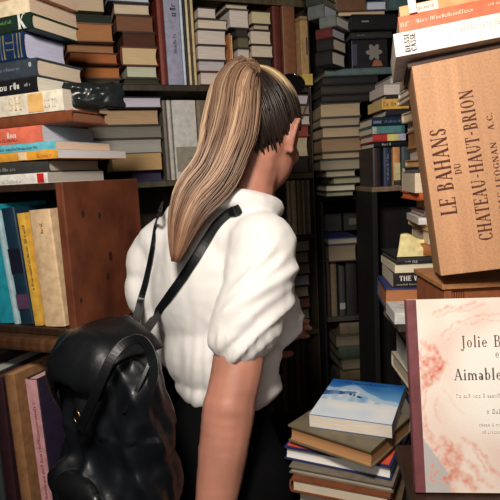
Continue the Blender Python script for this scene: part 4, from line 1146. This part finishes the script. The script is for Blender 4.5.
# arms
g.capsule(ShR, .047, ShR.lerp(ElR, .5), .044); g.capsule(ShR.lerp(ElR, .5), .044, ElR, .0405)
g.capsule(ElR, .0425, ElR.lerp(WrR, .28), .040); g.capsule(ElR.lerp(WrR, .28), .040, WrR, .026)
g.capsule(ShL, .045, ElL, .038); g.capsule(ElL, .038, WrL, .026)
def hand(W, dirv, palmn, s):
    """palm, four unequal bent fingers and a side thumb; dirv points to the fingertips, palmn is the palm side"""
    d = dirv.normalized(); nrm = (palmn - d * palmn.dot(d)).normalized(); sd = d.cross(nrm) * s
    for k in (-1.5, -.5, .5, 1.5):
        g.capsule(W + d * .008 + sd * k * .009, .013, W + d * .082 + sd * k * .019, .0105)
    for k, ln in zip((-1.5, -.5, .5, 1.5), (.068, .078, .074, .058)):
        b = W + d * .085 + sd * k * .0195
        c1 = b + (d * .95 + nrm * .25) * ln * .42; c2 = c1 + (d * .75 + nrm * .6) * ln * .32; c3 = c2 + (d * .5 + nrm * .8) * ln * .26
        g.capsule(b, .0085, c1, .0082); g.capsule(c1, .0082, c2, .0076); g.capsule(c2, .0076, c3, .0068)
    t0 = W + d * .022 - sd * .026; t1 = t0 + (d * .7 - sd * .55 + nrm * .3).normalized() * .04; t2 = t1 + (d * .9 - sd * .15 + nrm * .3).normalized() * .03
    g.capsule(t0, .014, t1, .0105); g.capsule(t1, .0105, t2, .0085)
hand(WrR, (WrR - ElR).normalized() * .9 + fd * .15, -rr, 1)
hand(WrL, (WrL - ElL).normalized() * .9 + fd * .15, rr, -1)
# legs
hipR = pel + rr * .075 - Z * .04; hipL = pel - rr * .075 - Z * .04
knR = Vector((hipR.x, hipR.y, .48)) + fd * .02; knL = Vector((hipL.x, hipL.y, .48)) + fd * .02
anR = Vector((hipR.x, hipR.y, .085)) - fd * .01; anL = Vector((hipL.x, hipL.y, .085)) - fd * .01
for h_, k_, a_ in ((hipR, knR, anR), (hipL, knL, anL)):
    g.capsule(h_, .078, k_, .05); g.capsule(k_, .05, k_.lerp(a_, .3), .051); g.capsule(k_.lerp(a_, .3), .051, a_, .034)
    g.capsule(a_ - Z * .045, .034, a_ + fd * .14 - Z * .058, .024)
def bump_skin(co, n):
    return .0012 * noise.noise(co * 28)
body = remesh(g, 'body', skin, wm, .0042, 5, bump_skin)
# eyes, lips
for s in (1, -1):
    e = Geo().sphere(HM @ Vector((.03 * s, .078, -.002)), .0125, nu=14, nv=10).build('eye', mat((230, 226, 220), .2, 'flat'), None, True)
    e.parent = wm; e.matrix_parent_inverse = wm.matrix_world.inverted()
    i_ = Geo().sphere(HM @ Vector((.03 * s, .0875, -.003)), .0052, nu=12, nv=8).build('iris', mat((70, 50, 34), .2, 'flat'), None, True)
    i_.parent = e
l_ = Geo(); l_.capsule(HM @ Vector((-.018, .089, -.066)), .004, HM @ Vector((0, .097, -.064)), .0055); l_.capsule(HM @ Vector((.018, .089, -.066)), .004, HM @ Vector((0, .097, -.064)), .0055)
remesh(l_, 'lips', mat((176, 92, 84), .4, 'skin'), wm, .002, 2)
# ---------------- blouse
white = mat((233, 230, 227), .85, 'cloth')
g = Geo()
g.capsule(P(166, 244, 1.055), .055, P(252, 238, .955), .060)
g.capsule(P(182, 222, 1.03), .040, P(245, 222, .965), .045)
g.sphere(P(152, 262, 1.075), .048, .052, .062, M=BODY, nu=20, nv=14)
g.sphere(P(150, 290, 1.08), .044, .05, .06, M=BODY, nu=20, nv=14)
g.sphere(P(160, 320, 1.085), .042, .046, .05, M=BODY, nu=20, nv=14)
g.sphere(P(172, 346, 1.10), .042, .046, .045, M=BODY, nu=20, nv=14)
g.sphere(P(212, 288, 1.035), .128, .102, .165, M=BODY, nu=28, nv=18)
g.sphere(P(222, 350, 1.035), .122, .10, .10, M=BODY, nu=28, nv=18)
g.sphere(P(228, 383, 1.03), .108, .092, .045, M=BODY, nu=28, nv=14)
g.capsule(P(262, 246, .918), .060, P(259, 292, .892), .064)
g.capsule(P(259, 292, .892), .064, P(246, 322, .872), .060)
g.capsule(P(246, 322, .872), .058, P(238, 336, .862), .050)
g.sphere(P(274, 316, 1.03), .055, .06, .062, M=BODY, nu=20, nv=14)
g.capsule(P(262, 270, .98), .06, P(270, 300, 1.0), .055)
# collar ring
cc = N0 + Z * .018 - fd * .004
ring = []
for i in range(20):
    a = 2 * PI * i / 20
    ring.append(cc + rr * math.cos(a) * .066 + fd * math.sin(a) * .066 + Z * (.018 * -math.sin(a) - .004))
for i in range(20): g.capsule(ring[i], .020, ring[(i + 1) % 20], .020)
def folds(co, n):
    x, y, d = proj(co)
    s = (x - 250) * .62 + (y - 300) * .78          # across the fold direction
    t = (x - 250) * .78 - (y - 300) * .62
    wgt = max(0, min(1, (y - 225) / 40)) * max(.0, min(1, (x - 205) / 30))
    n1 = noise.noise(Vector((s * .055, t * .010, .7)))
    n2 = noise.noise(Vector((s * .12, t * .022, 3.7)))
    a = (abs(n1) * -.018 + .004 + n2 * .004) * wgt
    # gathered vertical folds low on the back and near the hem
    v_ = max(0, min(1, (y - 300) / 60)) * max(0, min(1, (235 - x) / 30))
    a += (noise.noise(Vector((x * .10, y * .012, 9))) * .010) * v_
    u_ = max(0, min(1, (200 - x) / 25))
    a += noise.noise(Vector((x * .09, y * .018, 19))) * .006 * u_
    # fine gathers at the sleeve hem
    if d < .93 and y > 335: a += .0010 * math.sin(x * .7)
    return a + .0008 * noise.noise(co * 60)
bl = remesh(g, 'blouse', white, wm, .0048, 7, folds)
# ---------------- trousers and shoes
g = Geo()
g.sphere(P(227, 400, 1.03), .102, .085, .05, M=BODY, nu=24, nv=14)
g.sphere(pel, .120, .105, .125, M=BODY, nu=24, nv=16)
for h_, k_, a_ in ((hipR, knR, anR), (hipL, knL, anL)):
    g.capsule(h_, .088, k_, .062); g.capsule(k_, .062, a_ + Z * .02, .052)
remesh(g, 'trousers', mat((9, 9, 11), .95, 'flat', spec=.1), wm, .008, 6, lambda co, n: .006 * noise.noise(Vector((co.x * 12, co.y * 12, co.z * 9))))
for a_ in (anR, anL):
    g = Geo(); g.capsule(a_ - Z * .04, .042, a_ + fd * .145 - Z * .052, .031)
    for v in g.v: v.z = max(v.z, .002)
    remesh(g, 'shoe', mat((30, 28, 28), .4, 'flat'), wm, .006, 3)
# ---------------- hair
hairdark = Vector((36, 26, 22)); 
def strands(name, paths, parent, seg=5):
    g = Geo(); cols = []
    for pts, rad, col in paths:
        n0 = len(g.v); g.tube(pts, rad, seg)
        K = len(pts)
        for i in range(len(g.v) - n0):
            c = col[min(K - 1, i // seg)] if isinstance(col, list) else col
            cols.append(c)
    o = g.build(name, None, None, True)
    me = o.data; ca = me.color_attributes.new('Col', 'FLOAT_COLOR', 'POINT')
    for i, c in enumerate(cols):
        l = lin(c); ca.data[i].color = (*[max(0, q) for q in l], 1)
    me.materials.append(hairmat)
    if parent: o.parent = parent; o.matrix_parent_inverse = parent.matrix_world.inverted()
    return o
hairmat = mat((255, 255, 255), .42, 'vcol', name='hair').copy(); hairmat.node_tree.nodes['Principled BSDF'].inputs['Roughness'].default_value = .42
tie_l = Vector((-.12, -.60, .79)).normalized()
def surf(dv, k=1.04):
    dv = dv.normalized(); q = 1 / math.sqrt((dv.x / SR.x) ** 2 + (dv.y / SR.y) ** 2 + (dv.z / SR.z) ** 2)
    return dv * q * k
paths = []
rnd = random.Random(11)
def hairline(a):
    """direction of the hairline; a from 0 (forehead) round over the right side to the nape (pi) and back"""
    a = a % (2 * PI); s = 1 if a <= PI else -1; b = a if a <= PI else 2 * PI - a
    t = b / PI
    keys = [(0, (0, .80, .60)), (.22, (.62, .62, .46)), (.36, (.92, .34, .16)), (.46, (.985, .05, .12)), (.54, (.97, -.24, -.12)), (.62, (.84, -.44, -.58)), (.8, (.48, -.60, -.84)), (1, (0, -.66, -.90))]
    for (t0, p0), (t1, p1) in zip(keys[:-1], keys[1:]):
        if t0 <= t <= t1:
            k = (t - t0) / (t1 - t0); v = Vector(p0).lerp(Vector(p1), k); break
    v.x *= s
    return v.normalized()
NS = 420
for i in range(NS):
    a = 2 * PI * i / NS + rnd.uniform(-.01, .01); st = hairline(a)
    layer = rnd.uniform(1.035, 1.085)
    pts = []; rad = []; col = []
    up_ = st.z
    t = (a if a <= PI else 2 * PI - a) / PI
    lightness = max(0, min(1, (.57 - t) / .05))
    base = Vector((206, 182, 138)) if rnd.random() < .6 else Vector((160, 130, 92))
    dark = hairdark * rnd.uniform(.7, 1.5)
    frac0 = rnd.choice((0, 0, rnd.uniform(-.13, .06), rnd.uniform(-.07, .02), .12, .3, .5))
    for j in range(15):
        k = frac0 + (1 - frac0) * j / 14
        dv = (st * (1 - k) + tie_l * k)
        sl = st.slerp(tie_l, k)
        w = sl + Vector((rnd.uniform(-1, 1), rnd.uniform(-1, 1), rnd.uniform(-1, 1))) * .006
        pp = surf(w, 1.015 + (layer - 1.015) * min(1, .3 + 2 * k) + .03 * k * k)
        pts.append(HM @ pp); rad.append(.0024 * (1 - .35 * k) * (0.5 if j == 0 else 1))
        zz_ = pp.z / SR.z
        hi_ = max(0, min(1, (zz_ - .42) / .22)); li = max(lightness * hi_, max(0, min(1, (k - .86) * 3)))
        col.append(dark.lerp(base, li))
    paths.append((pts, rad, col))
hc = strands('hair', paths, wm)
# scalp shell under the strands
v = []; f = []; nA, nK = 64, 10
for i in range(nA):
    st = hairline(2 * PI * i / nA)
    for j in range(nK + 1):
        v.append(HM @ surf(st.slerp(tie_l, min(.999, j / nK)), 1.01 + .03 * min(1, j / 3)))
for i in range(nA):
    for j in range(nK):
        a = i * (nK + 1) + j; b = ((i + 1) % nA) * (nK + 1) + j
        f.append((a, a + 1, b + 1, b))
sc_ = mesh_obj('hair_underlayer', v, f, mat((44, 32, 26), .6, 'flat'), None, True)
sm = sc_.modifiers.new('solid', 'SOLIDIFY'); sm.thickness = .005
sc_.parent = hc
# ponytail
PT = [(253, 84, .985, 12), (245, 73, .962, 18), (238, 88, .938, 25), (235, 108, .925, 27), (230, 132, .915, 28), (223, 153, .905, 26), (213, 174, .90, 25), (196, 195, .895, 23), (186, 215, .89, 18), (180, 237, .89, 12), (175, 262, .888, 4)]
ctr = [P(x, y, d) for x, y, d, w_ in PT]; wd = [w_ * d / F for x, y, d, w_ in PT]
def cr(arr, t):
    n = len(arr) - 1; x = t * n; i = min(int(x), n - 1); u_ = x - i
    p0, p1, p2, p3 = arr[max(i - 1, 0)], arr[i], arr[i + 1], arr[min(i + 2, n)]
    return .5 * ((2 * p1) + (p2 - p0) * u_ + (2 * p0 - 5 * p1 + 4 * p2 - p3) * u_ ** 2 + (3 * p1 - p0 - 3 * p2 + p3) * u_ ** 3)
paths = []
for i in range(900):
    a = rnd.uniform(0, 2 * PI); q_ = math.sqrt(rnd.random())
    ox, oy = math.cos(a) * q_, math.sin(a) * q_
    end = rnd.uniform(.72, 1.0) if rnd.random() < .6 else 1.0
    band = noise.noise(Vector((ox * 2.4, oy * 1.2, 5))) + rnd.uniform(-.16, .16)
    if band > .16: base = Vector((188, 158, 130))
    elif band > -.12: base = Vector((154, 122, 98))
    else: base = Vector((114, 88, 70))
    base = base * rnd.uniform(.86, 1.1)
    ph = rnd.uniform(0, 6); pts = []; rad = []; col = []
    for j in range(26):
        t = end * j / 25
        c = cr(ctr, t); w_ = cr(wd, t)
        tg = (cr(ctr, min(1, t + .03)) - cr(ctr, max(0, t - .03))).normalized()
        side = tg.cross(FW).normalized(); back = side.cross(tg).normalized()
        wv = .05 * math.sin(t * 9 + ph) + .10 * math.sin(t * 5 + band * 9)
        pts.append(c + side * (ox + wv) * w_ * .96 + back * oy * w_ * .55)
        rad.append(.0016 * (1 - .6 * (t / end) ** 6))
        bro = Vector((112, 72, 50))
        col.append(base.lerp(bro, max(0, min(.75, (t - .72) * 2.4))))
    paths.append((pts, rad, col))
pt_ = strands('ponytail', paths, wm)
g = Geo()
tc_ = cr(ctr, .03); tg = (cr(ctr, .12) - cr(ctr, 0)).normalized(); s1_ = tg.cross(FW).normalized(); s2_ = tg.cross(s1_)
g.tube([tc_ + (s1_ * math.cos(a * PI / 10) + s2_ * math.sin(a * PI / 10)) * .020 for a in range(21)], .005, 8)
ht = g.build('hair_tie', mat((60, 44, 36), .7), None, True); ht.parent = pt_
# inner core so that the ponytail is dense
g = Geo(); g.tube([cr(ctr, .02 + .9 * j / 20) for j in range(21)], [cr(wd, .02 + .9 * j / 20) * .5 for j in range(21)], 14, .5, None)
co_ = g.build('hair_core', mat((104, 74, 50), .7, 'flat'), None, True); co_.parent = pt_
# ---------------- sunglasses pushed up on the head
HI = HM.inverted()
hin = HI @ P(299, 88, 1.055); eer = Vector((.086, -.006, .004))
sg = empty('sunglasses', HM @ Matrix.Translation((0, hin.y, hin.z)), 'dark sunglasses pushed up on top of the woman\'s head, thin temple arm to the ear', 'sunglasses')
hx = .0815
def world_part(geo, name, mt, parent, smooth=True):
    o = geo.build(name, mt, None, smooth); o.parent = parent; o.matrix_parent_inverse = parent.matrix_world.inverted(); return o
glass = mat((16, 16, 18), .08, 'flat', spec=.8); wire = mat((190, 188, 184), .35, 'flat', 1)
for s in (1, -1):
    g = Geo(); g.tube([HM @ Vector((hx * s, hin.y, hin.z)), HM @ Vector(((hx + .005) * s, (hin.y + eer.y) / 2, (hin.z + eer.z) / 2)), HM @ Vector((eer.x * s, eer.y, eer.z)), HM @ Vector((.078 * s, -.026, -.018))], [.0015, .0015, .0014, .0012], 6)
    world_part(g, 'temple_arm', wire, sg)
    g = Geo(); n_ = 20; cx, cyz = hx * .5 * s, 0
    fr_n = Vector((0, .45, .89)).normalized(); tv = Vector((0, -.89, .45))
    pts_ = []
    c0 = Vector((.068 * .53 * s, hin.y + .014, hin.z + .020))
    for side_ in (0, 1):
        for k_ in range(n_):
            an = 2 * PI * k_ / n_
            q2 = c0 + Vector((1, 0, 0)) * math.cos(an) * .027 + tv * math.sin(an) * .021 + fr_n * (side_ * .002)
            g.v.append(HM @ q2)
    g.f.append(tuple(range(n_))); g.f.append(tuple(range(2 * n_ - 1, n_ - 1, -1)))
    for k_ in range(n_): g.f.append((k_, (k_ + 1) % n_, n_ + (k_ + 1) % n_, n_ + k_))
    world_part(g, 'lens', glass, sg, False)
    g = Geo(); g.tube([HM @ (c0 + Vector((1, 0, 0)) * math.cos(2 * PI * k_ / 24) * .028 + tv * math.sin(2 * PI * k_ / 24) * .022) for k_ in range(25)], .0018, 6)
    world_part(g, 'rim', glass, sg)
g = Geo(); g.tube([HM @ Vector((x_, hin.y + .014 , hin.z + .024)) for x_ in (-.012, 0, .012)], .002, 6); world_part(g, 'bridge', glass, sg)
# ---------------- backpack
leather = mat((14, 16, 19), .36, 'leather', spec=.45); leather2 = mat((14, 17, 22), .45, 'leather', spec=.35)
gold = mat((130, 108, 66), .3, 'flat', 1)
Bc = P(115, 430, .830)
BM = frame(Bc, rr, fd, Z)
bp = empty('backpack', frame(Bc - Z * .17, rr, fd, Z), 'black leather drawstring backpack with flap and top handle on the woman\'s back', 'backpack')
g = Geo()
g.sphere(Bc + Z * .02, .118, .066, .135, M=BM, nu=26, nv=18)
g.sphere(Bc - Z * .07, .128, .074, .10, M=BM, nu=26, nv=18)
g.sphere(Bc + Z * .085 + fd * .01, .10, .055, .07, M=BM, nu=26, nv=18)
g.capsule(Bc - rr * .09 - Z * .14, .035, Bc + rr * .09 - Z * .14, .035)
g.sphere(Bc - fd * .062 - Z * .085, .080, .035, .065, M=BM, nu=22, nv=14)
def lw(co, n):
    a = .012 * noise.noise(Vector((co.x * 16, co.y * 16, co.z * 7))) - .016 * abs(noise.noise(Vector((co.x * 22 + co.z * 8, co.y * 22, co.z * 5 + 2)))) - .003 * abs(noise.noise(Vector((co.x * 50, co.y * 50 + co.z * 20, co.z * 12)))) + .006 * noise.noise(Vector((co.x * 36, co.y * 36, co.z * 14 + 5)))
    q2 = (co - Bc).dot(rr)
    if (co - Bc).z > .02: a += .004 * math.sin(q2 * 150)
    return a
bb = remesh(g, 'bag_body', leather2, bp, .0045, 5, lw)
g = Geo()
fl = Bc + Z * .112 - fd * .01 - rr * .024
v = []; nU, nV = 26, 16
for k_ in (0, 1):
    for i in range(nU + 1):
        for j in range(nV + 1):
            u_ = -1 + 2 * i / nU; w_ = j / nV
            wid = .098 * (1 - .50 * w_ ** 2.5) * math.sqrt(max(0, 1 - .0 * u_ * u_))
            ang = w_ * 1.75
            y = .055 - .125 * math.sin(min(ang, PI / 2)) * (1 - .18 * u_ * u_)
            z = .02 + .035 * (math.cos(u_ * 1.45)) + (-.11 * max(0, w_ - .35) ** 1.15) * (1 - .35 * abs(u_) ** 3) - .035 * abs(u_) ** 2.5
            z += .010 * noise.noise(Vector((u_ * 2.4, w_ * 3, 1))) + .005 * noise.noise(Vector((u_ * 7, w_ * 4, 7)))
            xx_, z_ = u_ * wid, z - k_ * .004
            v.append(fl + rr * (xx_ * .93 - z_ * .36) + fd * (y + k_ * .005) + Z * (z_ * .93 + xx_ * .36))
kq = (nU + 1) * (nV + 1); f = []
for k_ in (0, 1):
    for i in range(nU):
        for j in range(nV):
            a = k_ * kq + i * (nV + 1) + j; f.append((a, a + 1, a + nV + 2, a + nV + 1))
for i in range(nU):
    for j in (0, nV):
        a = i * (nV + 1) + j; f.append((a, a + nV + 1, kq + a + nV + 1, kq + a))
for j in range(nV):
    for i in (0, nU):
        a = i * (nV + 1) + j; f.append((a, a + 1, kq + a + 1, kq + a))
o = mesh_obj('flap', v, f, leather, None, True); o.parent = bp; o.matrix_parent_inverse = bp.matrix_world.inverted()
def pth(pts): return [P(*q2) for q2 in pts]
def ribbon(name, pts, w_, thk, mt, sub=6, nrm=None):
    """flat strap: pts world points, nrm list of facing normals"""
    n = len(pts); A = []; Nn = []
    for j in range((n - 1) * sub + 1):
        t = j / ((n - 1) * sub); A.append(cr(pts, t)); Nn.append(cr(nrm, t).normalized() if nrm else -FW)
    v = []; f = []
    for j, (c, nn) in enumerate(zip(A, Nn)):
        tg = (A[min(j + 1, len(A) - 1)] - A[max(j - 1, 0)]).normalized()
        sd = tg.cross(nn).normalized(); nn = sd.cross(tg)
        ww = cr(w_, j / (len(A) - 1)) if isinstance(w_, list) else w_
        for (a, b) in ((-1, 0), (-1, 1), (1, 1), (1, 0)): v.append(c + sd * a * ww / 2 + nn * b * thk)
    for j in range(len(A) - 1):
        for k_ in range(4):
            a = j * 4 + k_; b = j * 4 + (k_ + 1) % 4; f.append((a, b, b + 4, a + 4))
    f.append((0, 1, 2, 3)); e = (len(A) - 1) * 4; f.append((e, e + 1, e + 2, e + 3))
    o = mesh_obj(name, v, f, mt, None, False); bevel(o, .0008); o.parent = bp; o.matrix_parent_inverse = bp.matrix_world.inverted()
    return o
bvh = BVHTree.FromPolygons([v_.co.copy() for v_ in bl.data.vertices], [tuple(q2.vertices) for q2 in bl.data.polygons])
def on_cloth(x, y, lift=.002, dflt=.95):
    dr = (P(x, y, 1) - CAM).normalized(); hit, nn, idx, ds = bvh.ray_cast(CAM, dr)
    if hit is None or proj(hit)[2] > 1.15: return P(x, y, dflt), -FW
    if nn.dot(dr) > 0: nn = -nn
    return hit + nn * lift - dr * .001, nn
def cloth_strap(name, pix, w_, pre=(), post=()):
    pts = []; ns = []
    for q2 in pre: pts.append(P(*q2)); ns.append(-FW)
    for (x, y) in pix:
        a, b = on_cloth(x, y); pts.append(a); ns.append((b * .6 - FW * .4).normalized())
    for q2 in post: pts.append(P(*q2)); ns.append((UP * .65 - FW * .75).normalized())
    return ribbon(name, pts, w_, .0032, leather2, 5, ns)
cloth_strap('shoulder_strap', [(239, 209), (230, 214), (218, 225), (206, 242), (195, 260), (184, 277), (172, 294), (160, 311)], .0165, pre=((258, 224, 1.09), (253, 207, 1.04), (246, 204, 1.0)), post=((154, 320, .945), (147, 330, .90), (140, 344, .865)))
cloth_strap('shoulder_strap', [(160, 212), (157, 226), (154, 246), (150, 266), (146, 284), (141, 300)], [.005, .007, .009, .011, .013, .0145, .016], pre=((163, 203, 1.06),), post=((139, 309, 1.0), (136, 322, .94), (133, 340, .89)))
# handle loop
hl = pth([(80, 428, .735), (91, 406, .722), (101, 382, .712), (112, 358, .712), (125, 343, .722), (140, 339, .735), (150, 350, .742), (154, 372, .745), (149, 396, .748)])
ribbon('handle', hl, .013, .005, leather)
ribbon('drawstring', pth([(150, 362, .745), (143, 378, .738), (133, 398, .735), (124, 412, .737)]), .006, .004, leather)
for (x, y, d) in ((77, 417, .735),):
    g = Geo(); c = P(x, y, d); g.tube([c + rr * math.cos(a * PI / 8) * .008 + Z * math.sin(a * PI / 8) * .010 for a in range(17)], .0016, 6)
    o = g.build('buckle', gold, None, True); o.parent = bp; o.matrix_parent_inverse = bp.matrix_world.inverted()
# front pocket flap
g = Geo(); g.sphere(Bc - fd * .076 - Z * .06, .070, .020, .030, M=BM, nu=24, nv=14)
remesh(g, 'pocket_flap', leather, bp, .005, 3, lambda co, n: .004 * noise.noise(co * 30))
# ------------------------------------------------------------------ light
w = bpy.data.worlds.new('world'); S.world = w; w.use_nodes = True
w.node_tree.nodes['Background'].inputs[0].default_value = (1, .9, .8, 1)
w.node_tree.nodes['Background'].inputs[1].default_value = .05
def area(name, loc, target, size, power, col):
    l = bpy.data.lights.new(name, 'AREA'); l.size = size; l.energy = power; l.color = col
    o = bpy.data.objects.new(name, l); C.objects.link(o); o.location = loc
    o.rotation_euler = (Vector(target) - Vector(loc)).to_track_quat('-Z', 'Y').to_euler()
area('ceiling_lamp', (-.12, .06, 1.93), (.0, 1.0, 1.3), .16, 13.5, (1, .92, .82))
area('fill_lamp', (-.15, -.8, 1.75), (0, 1.3, 1.2), .6, 4.2, (1, .92, .84))
S.view_settings.view_transform = 'Standard'; S.view_settings.look = 'None'
S.view_settings.exposure = .1; S.view_settings.gamma = 1; S.view_settings.use_curve_mapping = False
